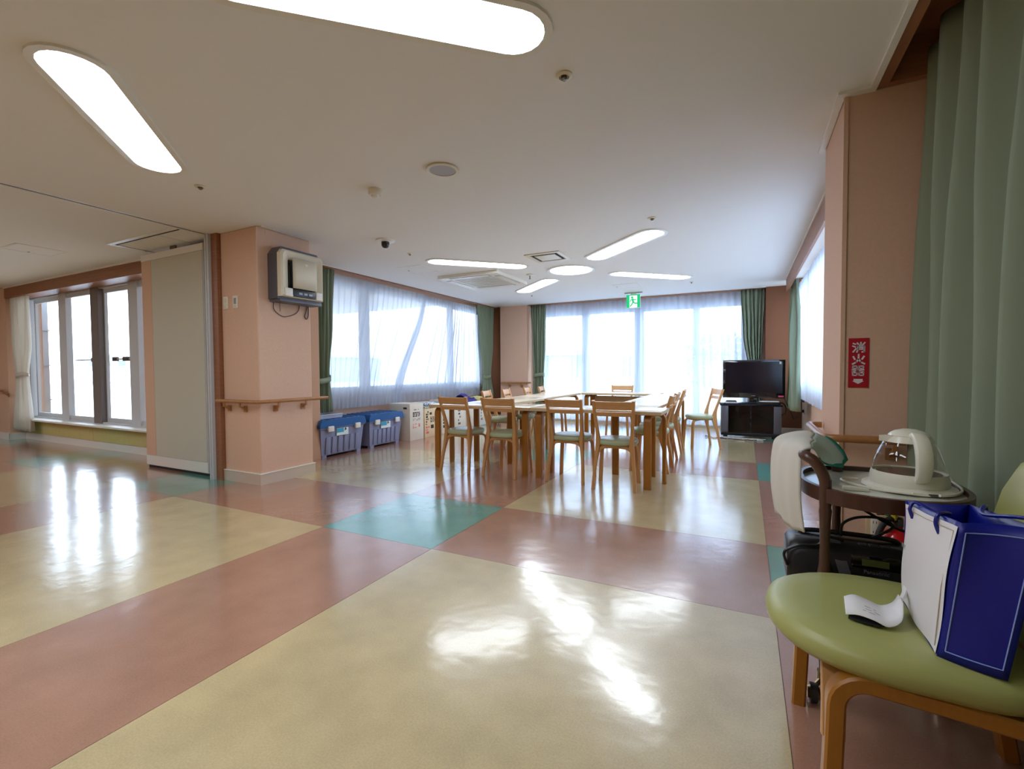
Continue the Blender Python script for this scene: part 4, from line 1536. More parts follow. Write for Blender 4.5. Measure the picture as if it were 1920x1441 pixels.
tube(bm, smooth_path([(0.06, -0.12, 0.13), (0.13, -0.05, 0.10), (0.15, 0.08, 0.09), (0.08, 0.14, 0.10)]), 0.009, 6)
obj('strap', bm, 'purple', t)
t = thing('yellow_cushion', 'round yellowish cushion beside the purple bag', 'cushion', (-4.86, 8.12, 0.454))
obj('cover', lathe(B(), [(0, 0.0), (0.12, 0.004), (0.155, 0.06), (0.13, 0.115), (0, 0.14)], n=24), 'yellow', t, ang=60)
obj('button', lathe(B(), [(0.015, 0.136), (0.012, 0.146), (0, 0.147)], n=10), 'plastic_cream', t)

# ================================================================== TELEVISION
t = thing('tv_cabinet', 'low grey and black television cabinet with smoked glass doors', 'cabinet', (0.075, 8.45, 0), math.radians(3.5))
obj('base', box(B(), -0.43, 0.43, -0.19, 0.21, 0.035, 0.085, 0.012), 'black', t)
obj('top', box(B(), -0.445, 0.445, -0.20, 0.22, 0.515, 0.54, 0.006), mat('cabinet_top', (44, 44, 48), 0.85, 0.15), t)
obj('back_panel', box(B(), -0.42, 0.42, 0.18, 0.20, 0.085, 0.515), 'black_matte', t, smooth=False)
obj('shelf', box(B(), -0.32, 0.32, -0.16, 0.18, 0.30, 0.318), 'black_matte', t, smooth=False)
for s in (-1, 1):
    obj('side_post', box(B(), s * 0.375 - 0.055, s * 0.375 + 0.055, -0.195, 0.0, 0.085, 0.515, 0.012), 'tv_grey', t)
    obj('side_panel', box(B(), s * 0.41 - 0.02, s * 0.41 + 0.02, 0.0, 0.2, 0.085, 0.515), 'black', t, smooth=False)
    dr = obj('door', box(B(), min(s * 0.003, s * 0.318), max(s * 0.003, s * 0.318), -0.188, -0.182, 0.09, 0.51), glass_mat('smoked_glass_%d' % (s + 2), (0.16, 0.16, 0.17)), t, smooth=False)
    obj('door_edge', box(B(), s * 0.008 - 0.004, s * 0.008 + 0.004, -0.190, -0.180, 0.09, 0.51), 'black', dr, smooth=False)
    obj('foot', box(B(), s * 0.36 - 0.03, s * 0.36 + 0.03, -0.16, -0.10, 0.0, 0.036), 'black', t, smooth=False)
    obj('foot', box(B(), s * 0.36 - 0.03, s * 0.36 + 0.03, 0.10, 0.16, 0.0, 0.036), 'black', t, smooth=False)
t = thing('video_recorder', 'silver-fronted recorder behind the smoked glass on the cabinet shelf', 'video recorder', (0.14, 8.45, 0.3185), math.radians(3.5))
obj('body', box(B(), -0.20, 0.20, -0.12, 0.12, 0, 0.075, 0.004), 'plastic_grey', t)
obj('display', box(B(), -0.1, 0.1, -0.122, -0.12, 0.03, 0.055), 'black_gloss', t, smooth=False)
t = thing('tape_deck', 'grey tape deck on the cabinet floor behind the right glass door', 'video recorder', (0.18, 8.45, 0.0855), math.radians(3.5))
obj('body', box(B(), -0.14, 0.14, -0.12, 0.12, 0, 0.13, 0.004), 'tv_grey', t)
obj('slot', box(B(), -0.09, 0.09, -0.122, -0.12, 0.06, 0.09), 'black', t, smooth=False)

t = thing('television', 'wide flat black television on the cabinet with white tag in its corner', 'television', (0.12, 8.43, 0.5405), math.radians(1.0))
obj('bezel', box(B(), -0.445, 0.445, -0.03, 0.04, 0.095, 0.70, 0.008), 'black_gloss', t)
obj('screen', box(B(), -0.405, 0.405, -0.033, -0.029, 0.175, 0.672), 'screen', t, smooth=False)
obj('rear_housing', box(B(), -0.36, 0.36, 0.04, 0.10, 0.15, 0.62, 0.02), 'black_matte', t)
obj('frame_edge', box(B(), -0.447, 0.447, -0.022, 0.03, 0.697, 0.706, 0.002), 'tv_grey', t)
obj('neck', box(B(), -0.06, 0.06, -0.005, 0.05, 0.03, 0.11, 0.006), 'black_gloss', t)
bm = B()
lathe(bm, [(0.25, 0.0), (0.25, 0.012), (0.22, 0.02), (0.06, 0.034), (0, 0.034)], n=36, sy=0.52)
obj('stand', bm, 'black', t)
obj('badge', box(B(), -0.03, 0.03, -0.0335, -0.03, 0.127, 0.136), 'silver', t, smooth=False)
obj('white_tag', box(B(), 0.362, 0.39, -0.036, -0.033, 0.635, 0.675), 'paper', t, smooth=False)
obj('pink_label', box(B(), 0.35, 0.425, -0.034, -0.03, 0.115, 0.14), mat('pink_label', (236, 92, 130), 0.5), t, smooth=False)
t = thing('disc_player', 'slim black disc player under the right of the television', 'disc player', (0.33, 8.34, 0.541), math.radians(3.5))
obj('body', box(B(), -0.16, 0.16, -0.10, 0.10, 0, 0.045, 0.004), 'black', t)
obj('tray_front', box(B(), -0.12, 0.05, -0.102, -0.1, 0.018, 0.034), 'black_gloss', t, smooth=False)
t = thing('paper_sheet', 'white papers lying on the disc player', 'paper', (0.34, 8.32, 0.5865), math.radians(3.5))
obj('sheet', box(B(), -0.13, 0.13, -0.07, 0.07, 0, 0.004), 'paper', t, smooth=False)
obj('sheet', box(B(), -0.12, 0.135, -0.065, 0.075, 0.004, 0.008), 'paper', t, smooth=False)
t = thing('magazine_pile', 'small pile of magazines and cases under the left of the television', 'magazines', (-0.20, 8.33, 0.541), math.radians(6))
for k in range(4):
    obj('magazine', box(B(), -0.10 + 0.01 * k, 0.10 - 0.008 * k, -0.06, 0.07, 0.014 * k, 0.0135 + 0.014 * k), ['black', 'paper', 'silver', 'black'][k], t, smooth=False)
t = thing('remote_control', 'black remote control at the left end of the cabinet top', 'remote control', (-0.31, 8.29, 0.541), math.radians(20))
obj('body', box(B(), -0.022, 0.022, -0.07, 0.07, 0, 0.018, 0.005), 'black', t)
obj('button_pad', box(B(), -0.014, 0.014, -0.05, 0.04, 0.018, 0.02), 'plastic_grey', t, smooth=False)
t = thing('floor_cables', 'tangle of pale and dark cables on the floor before the television cabinet', 'cables', (-0.1, 8.15, 0))
rr = random.Random(5)
for k in range(5):
    pts = [(-0.45 + 0.16 * q + rr.uniform(-0.05, 0.05), -0.05 + rr.uniform(-0.10, 0.12), 0.008 + rr.uniform(0, 0.012)) for q in range(6)]
    bm = B()
    tube(bm, smooth_path(pts, 5), 0.005, 6)
    obj('cable', bm, ['plastic_white', 'black', 'plastic_grey', 'black', 'plastic_white'][k], t)
obj('plug', box(B(), -0.36, -0.30, -0.10, -0.06, 0, 0.025, 0.005), 'plastic_white', t)
t = thing('wall_cord', 'black cord hanging from the television to the wall outlet', 'cord', (0.7, 8.6, 0.4))
bm = B()
tube(bm, smooth_path([(-0.16, -0.1, 0.28), (-0.06, -0.06, 0.05), (0.0, -0.02, -0.10), (0.06, 0.05, -0.06), (0.15, 0.14, 0.03)]), 0.006, 6)
obj('lead', bm, 'black', t)
obj('plug', box(B(), 0.115, 0.15, 0.12, 0.16, 0.0, 0.045, 0.006), 'black', t)
t = thing('hanging_strap', 'black cable loop hanging at the right end of the cabinet', 'cord', (0.52, 8.30, 0.52))
bm = B()
tube(bm, smooth_path([(-0.10, 0.0, 0.03), (0.0, 0.02, 0.05), (0.05, 0.02, -0.02), (0.04, 0.02, -0.11), (0.0, 0.0, -0.12)]), 0.010, 6)
obj('lead', bm, 'black', t)
obj('plug', box(B(), -0.02, 0.02, -0.015, 0.015, -0.15, -0.11, 0.004), 'black', t)
adopt(bpy.data.objects['wall_cord'], bpy.data.objects['television'])
adopt(bpy.data.objects['hanging_strap'], bpy.data.objects['television'])
t = thing('wall_box', 'small dark box on the wall behind the loose drape', 'box', (0.80, 8.80, 0.66))
obj('casing', box(B(), -0.03, 0.06, -0.05, 0.05, -0.10, 0.10, 0.005), 'tv_grey', t)
obj('cover', box(B(), -0.034, -0.03, -0.04, 0.04, -0.08, 0.08), 'alu_dark', t, smooth=False)

# ================================================================== TROLLEY AND WHAT STANDS ON IT
TX, TY = 0.42, 2.03
t = thing('tea_trolley', 'dark brown wooden tea trolley with pale oval tray top and brass casters', 'trolley', (TX, TY, 0))
N = 48
sel = lambda r: [(0.865 * r * math.cos(2 * PI * k / N) * (abs(math.cos(2 * PI * k / N)) ** 2.4 + abs(math.sin(2 * PI * k / N)) ** 2.4) ** (-1 / 2.4),
                  r * math.sin(2 * PI * k / N) * (abs(math.cos(2 * PI * k / N)) ** 2.4 + abs(math.sin(2 * PI * k / N)) ** 2.4) ** (-1 / 2.4)) for k in range(N)]
for z0, z1, zs, nm in ((0.665, 0.712, 0.695, 'tray'), (0.27, 0.305, 0.295, 'lower_shelf')):
    bm = B()
    ring_prism(bm, sel(0.272), sel(0.255), z0, z1)
    rim = obj(nm, bm, 'dark_brown', t)
    bm = B()
    prism(bm, sel(0.257), z0 + 0.008, zs)
    obj('surface', bm, 'tray_white' if nm == 'tray' else 'dark_brown', rim)


def post(px, py, top):
    bm = B()
    prof = [(0.0, 0.06), (0.012, 0.062), (0.014, 0.10), (0.019, 0.16), (0.017, 0.22), (0.020, 0.30), (0.023, 0.40), (0.026, 0.425), (0.021, 0.45), (0.018, 0.52), (0.021, 0.60), (0.024, 0.635), (0.021, 0.645), (0.023, 0.66), (0.022, top), (0, top)]
    lathe(bm, [(r * 0.80, z) for r, z in prof], c=(px - TX, py - TY, 0), n=16)
    o = obj('post', bm, 'post_brown', t)
    bm = B()
    tube(bm, [(px - TX, py - TY, 0.06), (px - TX, py - TY, 0.09)], 0.017, 12)
    tube(bm, [(px - TX, py - TY, 0.065), (px - TX - 0.024, py - TY - 0.03, 0.05)], 0.008, 8)
    obj('ferrule', bm, 'brass', o)
    bm = B()
    tube(bm, [(px - TX - 0.03 - 0.010, py - TY - 0.038, 0.03), (px - TX - 0.03 + 0.010, py - TY - 0.038, 0.03)], 0.03, 18)
    cs = obj('caster', bm, 'rubber', t)
    bm = B()
    for s in (-1, 1):
        lathe_t = B()
        lathe(lathe_t, [(0.022, 0.0), (0.018, 0.008), (0, 0.011)], n=16)
        bmesh.ops.transform(lathe_t, matrix=Matrix.Translation((px - TX - 0.03 + s * 0.010, py - TY - 0.038, 0.03)) @ Matrix.Rotation(s * PI / 2, 4, 'Y'), verts=lathe_t.verts)
        merge(bm, lathe_t)
    obj('hub', bm, 'brass', cs)


post(0.244, 1.845, 0.74)
post(0.335, 2.25, 0.74)
post(0.61, 1.96, 0.66)
post(0.62, 2.21, 0.66)
bm = B()
tube(bm, smooth_path([(0.244 - TX, 1.845 - TY, 0.70), (0.242 - TX, 1.845 - TY, 0.735), (0.228 - TX, 1.848 - TY, 0.772), (0.209 - TX, 1.855 - TY, 0.798), (0.192 - TX, 1.87 - TY, 0.808), (0.188 - TX, 1.92 - TY, 0.812),
                      (0.225 - TX, 2.15 - TY, 0.822), (0.245 - TX, 2.215 - TY, 0.82), (0.275 - TX, 2.24 - TY, 0.80), (0.32 - TX, 2.25 - TY, 0.765), (0.334 - TX, 2.25 - TY, 0.70)], 5), 0.018, 12)
obj('handle', bm, 'post_brown', t)

# kettle
KX, KY, KZ = 0.505, 2.03, 0.6955
t = thing('kettle_stand', 'flat cream powered stand under the kettle, its cord looped on the trolley tray', 'kettle stand', (KX, KY, KZ))
obj('plate', lathe(B(), [(0.122, 0), (0.130, 0.005), (0.128, 0.012), (0.115, 0.018), (0, 0.018)], n=40), 'kettle_white', t)
obj('rating_plate', box(B(), 0.02, 0.045, -0.127, -0.120, 0.004, 0.012), 'steel', t, smooth=False)
t = thing('kettle', 'electric kettle with cream base, glass body and big cream handle', 'kettle', (KX, KY, KZ + 0.0185))
obj('base', lathe(B(), [(0.106, 0), (0.108, 0.01), (0.106, 0.028), (0.102, 0.042), (0.098, 0.040), (0.096, 0.034), (0, 0.034)], n=40), 'kettle_white', t)
obj('hotplate', lathe(B(), [(0.088, 0.0345), (0.088, 0.038), (0, 0.038)], n=32), 'steel', t)
obj('glass_body', lathe(B(), [(0.100, 0.040), (0.096, 0.070), (0.085, 0.108), (0.069, 0.143)], n=40), 'kettle_glass', t)
# the glass is open at both ends: drop the caps
gb = bpy.data.objects['glass_body'].data
bm = bmesh.new()
bm.from_mesh(gb)
bmesh.ops.delete(bm, geom=[f for f in bm.faces if len(f.verts) > 4], context='FACES_ONLY')
bm.to_mesh(gb)
bm.free()
obj('collar', lathe(B(), [(0.0705, 0.142), (0.069, 0.145), (0.057, 0.163), (0.050, 0.165), (0.062, 0.147)], n=40), 'kettle_white', t)
obj('lid', lathe(B(), [(0.057, 0.164), (0.053, 0.170), (0.040, 0.179), (0.02, 0.185), (0, 0.187)], n=32), 'kettle_white', t)
hd = Vector((0.06, -1.0, 0)).normalized()
bm = B()
ctrl = [hd * 0.045 + Vector((0, 0, 0.163)), hd * 0.075 + Vector((0, 0, 0.170)), hd * 0.108 + Vector((0, 0, 0.152)), hd * 0.128 + Vector((0, 0, 0.112)), hd * 0.130 + Vector((0, 0, 0.072)), hd * 0.118 + Vector((0, 0, 0.040)), hd * 0.098 + Vector((0, 0, 0.026))]
pts = smooth_path(ctrl, 6)
sweep(bm, pts, hd.cross(Vector((0, 0, 1))), [0.030 + 0.012 * math.sin(PI * k / (len(pts) - 1)) for k in range(len(pts))], [0.016 + 0.010 * math.sin(PI * k / (len(pts) - 1)) for k in range(len(pts))])
bmesh.ops.bevel(bm, geom=list(bm.edges), offset=0.001, segments=1, affect='EDGES') if False else None
obj('handle', bm, 'kettle_white', t, ang=70)
sp = -hd
bm = B()
prism(bm, [(0.05, -0.022), (0.088, 0.0), (0.05, 0.022)], 0.143, 0.163)
bmesh.ops.rotate(bm, cent=(0, 0, 0), matrix=Matrix.Rotation(math.atan2(-0.2, -1), 3, 'Z'), verts=bm.verts)
obj('spout', bm, 'kettle_white', t)
t = thing('kettle_cord', 'cream kettle cord looped around the tray top', 'cord', (KX, KY, KZ))
bm = B()
tube(bm, smooth_path([(-0.02, -0.139, 0.012), (-0.10, -0.10, 0.007), (-0.165, -0.03, 0.006), (-0.185, 0.03, 0.006), (-0.16, 0.06, 0.006), (-0.13, 0.06, 0.006)]), 0.0045, 7)
obj('lead', bm, 'kettle_white', t)
bm = B()
tube(bm, smooth_path([(0.045, -0.135, 0.012), (0.09, -0.10, 0.010), (0.135, -0.02, 0.012), (0.135, 0.06, 0.022), (0.13, 0.12, 0.03), (0.05, 0.16, 0.02)]), 0.0045, 7)
obj('loop', bm, 'kettle_white', t)
obj('plug', box(B(), -0.205, -0.13, -0.125, -0.108, 0.0, 0.014, 0.004), 'kettle_white', t)
adopt(t, bpy.data.objects['kettle_stand'])

# towel draped over the trolley handle
rows = [((0.190, 1.900, 0.535), (0.150, 1.98, 0.530), (0.114, 2.05, 0.560)),
        ((0.176, 1.890, 0.640), (0.130, 1.97, 0.65), (0.100, 2.07, 0.67)),
        ((0.172, 1.880, 0.755), (0.130, 1.98, 0.77), (0.104, 2.10, 0.785)),
        ((0.176, 1.880, 0.822), (0.155, 1.99, 0.838), (0.128, 2.13, 0.838)),
        ((0.200, 1.885, 0.838), (0.220, 2.05, 0.850), (0.235, 2.25, 0.852)),
        ((0.220, 1.92, 0.822), (0.270, 2.07, 0.815), (0.312, 2.28, 0.825)),
        ((0.232, 1.95, 0.800), (0.295, 2.06, 0.775), (0.346, 2.24, 0.785)),
        ((0.240, 1.965, 0.785), (0.305, 2.05, 0.745), (0.356, 2.19, 0.748))]


def towel_pt(u, v):
    cols = []
    for c3 in range(3):
        P = [Vector(r[c3]) for r in rows]
        f = u * (len(P) - 1)
        i = min(int(f), len(P) - 2)
        k = f - i
        p0, p1, p2, p3 = P[max(0, i - 1)], P[i], P[i + 1], P[min(len(P) - 1, i + 2)]
        cols.append(0.5 * ((2 * p1) + (-p0 + p2) * k + (2 * p0 - 5 * p1 + 4 * p2 - p3) * k * k + (-p0 + 3 * p1 - 3 * p2 + p3) * k ** 3))
    a, b2, c4 = cols
    q = a * (1 - v) * (1 - 2 * v) + b2 * 4 * v * (1 - v) + c4 * v * (2 * v - 1)
    q = q + Vector((0.004 * math.sin(17 * v + 3 * u), 0, 0.003 * math.sin(11 * v + 9 * u)))
    return q


t = thing('hand_towel', 'white towel with green border draped over the trolley handle', 'towel', (0.2, 1.98, 0.85))
o0 = Vector((0.2, 1.98, 0.85))
bm = B()
gridsurf(bm, lambda u, v: towel_pt(u * 0.60, v) - o0, 22, 14)
obj('white_cloth', bm, 'towel_white', t, ang=80, solid=0.006)
bm = B()
gridsurf(bm, lambda u, v: towel_pt(0.60 + u * 0.34, v * 0.93) - o0, 12, 14)
obj('pale_cloth', bm, 'towel_mint', t, ang=80, solid=0.006)
bm = B()
gridsurf(bm, lambda u, v: towel_pt(0.94 + u * 0.06, v) - o0, 3, 14)
gridsurf(bm, lambda u, v: towel_pt(0.68 + u * 0.26, 0.93 + 0.07 * v) - o0, 10, 2)
obj('green_border', bm, 'towel_green', t, ang=80, solid=0.0065)

# radio cassette player on the lower shelf
t = thing('radio_player', 'black portable radio cassette player on the lower trolley shelf', 'radio', (0.345, 2.06, 0.3065))
bm = B()
prof = [(-0.10, 0.0), (-0.105, 0.06), (-0.102, 0.15), (-0.07, 0.176), (0.05, 0.178), (0.09, 0.15), (0.095, 0.02), (0.08, 0.0)]
secs = [(-0.200, 0.72), (-0.19, 0.86), (-0.165, 0.96), (-0.12, 1.0), (0.12, 1.0), (0.165, 0.96), (0.19, 0.86), (0.20, 0.72)]
rg = []
for sx_, k in secs:
    rg.append([bm.verts.new((sx_, y * (0.6 + 0.4 * k), 0.09 + (z - 0.09) * k)) for y, z in prof])
for i in range(len(rg) - 1):
    for k in range(len(prof)):
        bm.faces.new((rg[i][k], rg[i][(k + 1) % len(prof)], rg[i + 1][(k + 1) % len(prof)], rg[i + 1][k]))
bm.faces.new(rg[0])
bm.faces.new(rg[-1][::-1])
obj('casing', bm, 'black', t, ang=50)
for s in (-1, 1):
    bm = B()
    lathe(bm, [(0.058, 0), (0.060, 0.006), (0.052, 0.010), (0, 0.007)], n=28, power=3.2)
    bmesh.ops.transform(bm, matrix=Matrix.Translation((s * 0.125, -0.101, 0.082)) @ Matrix.Rotation(PI / 2, 4, 'X'), verts=bm.verts)
    obj('speaker_grille', bm, 'black_matte', t)
bm = B()
sweep(bm, smooth_path([(-0.055, 0.0, 0.183), (-0.050, -0.06, 0.176), (-0.040, -0.098, 0.135), (-0.018, -0.108, 0.06)], 5), (1, 0, 0), 0.034, 0.006)
obj('silver_band', bm, 'tv_grey', t)
obj('control_panel', box(B(), -0.01, 0.14, -0.112, -0.095, 0.114, 0.160, 0.006), 'black_gloss', t)
obj('lcd_window', box(B(), 0.02, 0.095, -0.1135, -0.111, 0.126, 0.148), 'lcd', t, smooth=False)
bm = B()
tube(bm, smooth_path([(-0.15, 0.02, 0.165), (-0.13, 0.02, 0.186), (0.0, 0.02, 0.19), (0.13, 0.02, 0.186), (0.15, 0.02, 0.165)]), 0.009, 8)
obj('carry_handle', bm, 'black', t)
for k in range(4):
    obj('key', box(B(), 0.02 + k * 0.032, 0.046 + k * 0.032, -0.06, -0.03, 0.170, 0.180, 0.003), 'black', t)
obj('foot', box(B(), -0.17, -0.12, -0.07, 0.06, -0.001, 0.02, 0.004), 'rubber', t)
obj('foot', box(B(), 0.12, 0.17, -0.07, 0.06, -0.001, 0.02, 0.004), 'rubber', t)


def text_mesh(name, s, size, loc, rot, mt, parent, ext=0.0006):
    cu = bpy.data.curves.new(name, 'FONT')
    cu.body = s
    cu.size = size
    cu.extrude = ext
    cu.align_x = 'CENTER'
    cu.align_y = 'CENTER'
    tmp = bpy.data.objects.new(name + '_tmp', cu)
    COL.objects.link(tmp)
    bpy.context.view_layer.update()
    me = bpy.data.meshes.new_from_object(tmp.evaluated_get(bpy.context.evaluated_depsgraph_get()))
    bpy.data.objects.remove(tmp)
    o = bpy.data.objects.new(name, me)
    me.materials.clear()
    me.materials.append(M[mt])
    COL.objects.link(o)
    o.parent = parent
    o.location = loc
    o.rotation_euler = rot
    return o


text_mesh('lettering', 'Panasonic', 0.018, (0.060, -0.1145, 0.106), (PI / 2, 0, 0), 'silver', t)
t = thing('radio_cord', 'black power cord looped over the radio, its free end raised', 'cord', (0.35, 2.05, 0.50))
bm = B()
tube(bm, smooth_path([(-0.205, -0.09, -0.11), (-0.215, -0.10, -0.06), (-0.17, -0.10, -0.03), (-0.11, -0.09, -0.022), (-0.09, -0.07, 0.004), (-0.06, -0.06, 0.002), (-0.03, -0.05, -0.006)]), 0.005, 7)
obj('lead', bm, 'black', t)
bm = B()
tube(bm, smooth_path([(-0.03, 0.0, -0.005), (-0.025, 0.0, 0.04), (0.02, 0.0, 0.07), (0.09, 0.0, 0.075), (0.12, 0.0, 0.05), (0.09, 0.0, 0.02), (0.06, 0.0, 0.0)]), 0.005, 7)
obj('loop', bm, 'black', t)
bm = B()
tube(bm, smooth_path([(0.035, 0.01, 0.098), (0.07, 0.01, 0.078), (0.14, 0.01, 0.04), (0.20, 0.01, 0.03), (0.27, 0.01, 0.03), (0.32, 0.01, 0.01), (0.30, 0.02, -0.03)]), 0.005, 7)
obj('free_end', bm, 'black', t)

adopt(t, bpy.data.objects['radio_player'])

# fire extinguisher
t = thing('fire_extinguisher', 'red fire extinguisher with black hose on the floor by the pillar', 'fire extinguisher', (0.65, 2.76, 0))
obj('cylinder', lathe(B(), [(0.0, 0.0), (0.06, 0.0), (0.068, 0.012), (0.068, 0.285), (0.062, 0.315), (0.045, 0.338), (0.022, 0.350), (0.02, 0.362), (0, 0.362)], n=32), 'ext_red', t)
obj('valve', box(B(), -0.02, 0.02, -0.02, 0.02, 0.36, 0.40, 0.005), 'steel', t)
bm = B()
sweep(bm, [(0.02, 0, 0.40), (-0.03, 0, 0.415), (-0.08, 0, 0.41)], (0, 1, 0), 0.022, 0.006)
sweep(bm, [(0.02, 0, 0.415), (-0.02, 0, 0.445), (-0.075, 0, 0.45)], (0, 1, 0), 0.022, 0.006)
obj('grip', bm, 'steel', t)
bm = B()
tube(bm, smooth_path([(-0.01, -0.01, 0.39), (-0.035, -0.03, 0.40), (-0.065, -0.05, 0.375), (-0.085, -0.06, 0.32), (-0.088, -0.06, 0.24), (-0.084, -0.05, 0.12)]), 0.013, 10)
obj('hose', bm, 'rubber', t)
obj('green_tag', box(B(), -0.052, -0.03, -0.025, -0.015, 0.41, 0.45, 0.003), 'green_tag', t)
obj('yellow_pin', lathe(B(), [(0.010, 0.395), (0.013, 0.41), (0.010, 0.43), (0, 0.432)], c=(-0.018, -0.022, 0), n=12), mat('pin_yellow', (220, 190, 30), 0.4), t)
obj('gauge', box(B(), -0.062, -0.03, -0.03, -0.014, 0.365, 0.395, 0.004), 'clear_plastic', t)

# ================================================================== FRONT CHAIR, BAG, TAG
t = thing('easy_chair', 'bentwood easy chair with olive green vinyl seat and back in the right front', 'chair', (0.36, 1.56, 0))
cx, cy = 0.36, 1.56


def seat_bm():
    bm = B()
    prof = [(0.80, 0.375), (0.93, 0.380), (0.99, 0.400), (1.0, 0.418), (0.975, 0.438), (0.90, 0.450), (0.70, 0.452), (0.35, 0.446), (0, 0.444)]
    N2 = 48
    rings = []
    for r, z in prof:
        if r == 0:
            rings.append([bm.verts.new((0, 0, z))])
            continue
        lp = []
        for k in range(N2):
            a = 2 * PI * k / N2
            ca, sa = math.cos(a), math.sin(a)
            pw = 2.25 if ca < 0 else 3.6
            d = (abs(ca) ** pw + abs(sa) ** pw) ** (-1 / pw)
            ax = 0.30 if ca < 0 else 0.27
            lp.append(bm.verts.new((ax * r * ca * d, 0.264 * r * sa * d, z - 0.015 * max(0, ca * r) ** 1.5)))
        rings.append(lp)
    for i in range(len(rings) - 1):
        a, b2 = rings[i], rings[i + 1]
        for k in range(N2):
            k2 = (k + 1) % N2
            if len(b2) == 1:
                bm.faces.new((a[k], a[k2], b2[0]))
            else:
                bm.faces.new((a[k], a[k2], b2[k2], b2[k]))
    bm.faces.new(rings[0][::-1])
    return bm


obj('seat', seat_bm(), 'seat_vinyl2', t, ang=75)
# backrest: padded board, rounded at its upper corners, leaning back
bm = B()
prof = []
for (y, z) in [(-0.24, 0.0), (0.24, 0.0), (0.255, 0.10), (0.262, 0.26), (0.245, 0.36), (0.20, 0.43), (0.12, 0.465), (0, 0.475), (-0.12, 0.465), (-0.20, 0.43), (-0.245, 0.36), (-0.262, 0.26), (-0.255, 0.10)]:
    prof.append((y, z))
lay = [(-0.006, 0.86), (0.010, 0.96), (0.030, 1.0), (0.048, 0.96), (0.060, 0.86)]
rg = []
for d, k in lay:
    rg.append([bm.verts.new((0.235 + d + 0.17 * (0.235 + (z - 0.235) * k) , y * k, 0.425 + 0.235 + (z - 0.235) * k)) for y, z in prof])
for i in range(len(rg) - 1):
    for k in range(len(prof)):
        bm.faces.new((rg[i][k], rg[i][(k + 1) % len(prof)], rg[i + 1][(k + 1) % len(prof)], rg[i + 1][k]))
bm.faces.new(rg[0][::-1])
bm.faces.new(rg[-1])
obj('backrest', bm, 'seat_vinyl2', t, ang=75)
for s, nm in ((-1, 'side_frame'), (1, 'side_frame')):
    ys = -0.215 if s < 0 else 0.225
    bm = B()
    rr_ = 0.065
    f = Vector((-0.166 if s < 0 else -0.192, ys, 0))
    pts = [f, f + Vector((0.006, 0, 0.15)), f + Vector((0.010, 0, 0.30))]
    for k in range(1, 7):
        a = k * PI / 12
        pts.append(f + Vector((0.010 + rr_ - rr_ * math.cos(a), 0, 0.30 + rr_ * math.sin(a))))
    pts += [Vector((0.05, ys, 0.357)), Vector((0.20, ys, 0.345))]
    for k in range(1, 6):
        a = k * PI / 2 / 5
        pts.append(Vector((0.20 + 0.085 * math.sin(a), ys, 0.345 - 0.09 + 0.09 * math.cos(a) - 0.006 * k)))
    pts += [Vector((0.285 + 0.02, ys, 0.10)), Vector((0.285 + 0.035, ys, 0.0))]
    sweep(bm, pts, (0, 1, 0), 0.05, 0.040)
    o = obj(nm, bm, 'table_wood', t)
    # the inner branch of the forked front leg, bent under the seat
    bm = B()
    q = -s
    sweep(bm, smooth_path([f + Vector((0.008, q * 0.012, 0.20)), f + Vector((0.010, q * 0.028, 0.27)), f + Vector((0.012, q * 0.055, 0.32)), f + Vector((0.016, q * 0.10, 0.36)), f + Vector((0.02, q * 0.16, 0.372))], 4), (1, 0, 0), 0.05, 0.022)
    obj('leg_branch', bm, 'chair_wood', o)
obj('cross_rail', box(B(), 0.10, 0.14, -0.21, 0.22, 0.345, 0.375, 0.004), 'table_wood', t)
obj('back_support', box(B(), 0.24, 0.275, -0.12, 0.12, 0.33, 0.46, 0.006), 'table_wood', t)

# shopping bag
t = thing('shopping_bag', 'blue and white shopping bag with corded handles standing on the olive chair', 'bag', (0.40, 1.38, 0.447))
E0 = Vector((0.40, 1.38, 0.447))
WF = {'nb': Vector((0.398, 1.368, 0.450)), 'fb': Vector((0.405, 1.660, 0.452)), 'nt': Vector((0.435, 1.375, 0.760)), 'ft': Vector((0.406, 1.650, 0.738))}
GX = Vector((0.102, -0.045, 0.000))      # gusset direction at the bottom
GT = Vector((0.125, -0.030, 0.012))


def quad_pt(a, b2, c2, d, u, v):
    return (a * (1 - u) + b2 * u) * (1 - v) + (c2 * (1 - u) + d * u) * v


def wf(u, v):
    p = quad_pt(WF['nb'], WF['fb'], WF['nt'], WF['ft'], u, v)
    return p + Vector((-0.008 * math.sin(PI * u) * math.sin(PI * v) + 0.003 * math.sin(9 * u + 7 * v), 0, 0)) - E0


def gf(u, v):
    p = quad_pt(WF['nb'], WF['nb'] + GX, WF['nt'], WF['nt'] + GT, u, v)
    return p + Vector((0, 0.022 * math.sin(PI * u) * v ** 1.5 - 0.006 * math.sin(PI * u), 0)) - E0


def rf(u, v):
    p = quad_pt(WF['nb'] + GX, WF['fb'] + GX, WF['nt'] + GT, WF['ft'] + GT, u, v)
    return p - E0


def ff(u, v):
    p = quad_pt(WF['fb'], WF['fb'] + GX, WF['ft'], WF['ft'] + GT, u, v)
    return p + Vector((0, -0.02 * math.sin(PI * u) * v, 0)) - E0


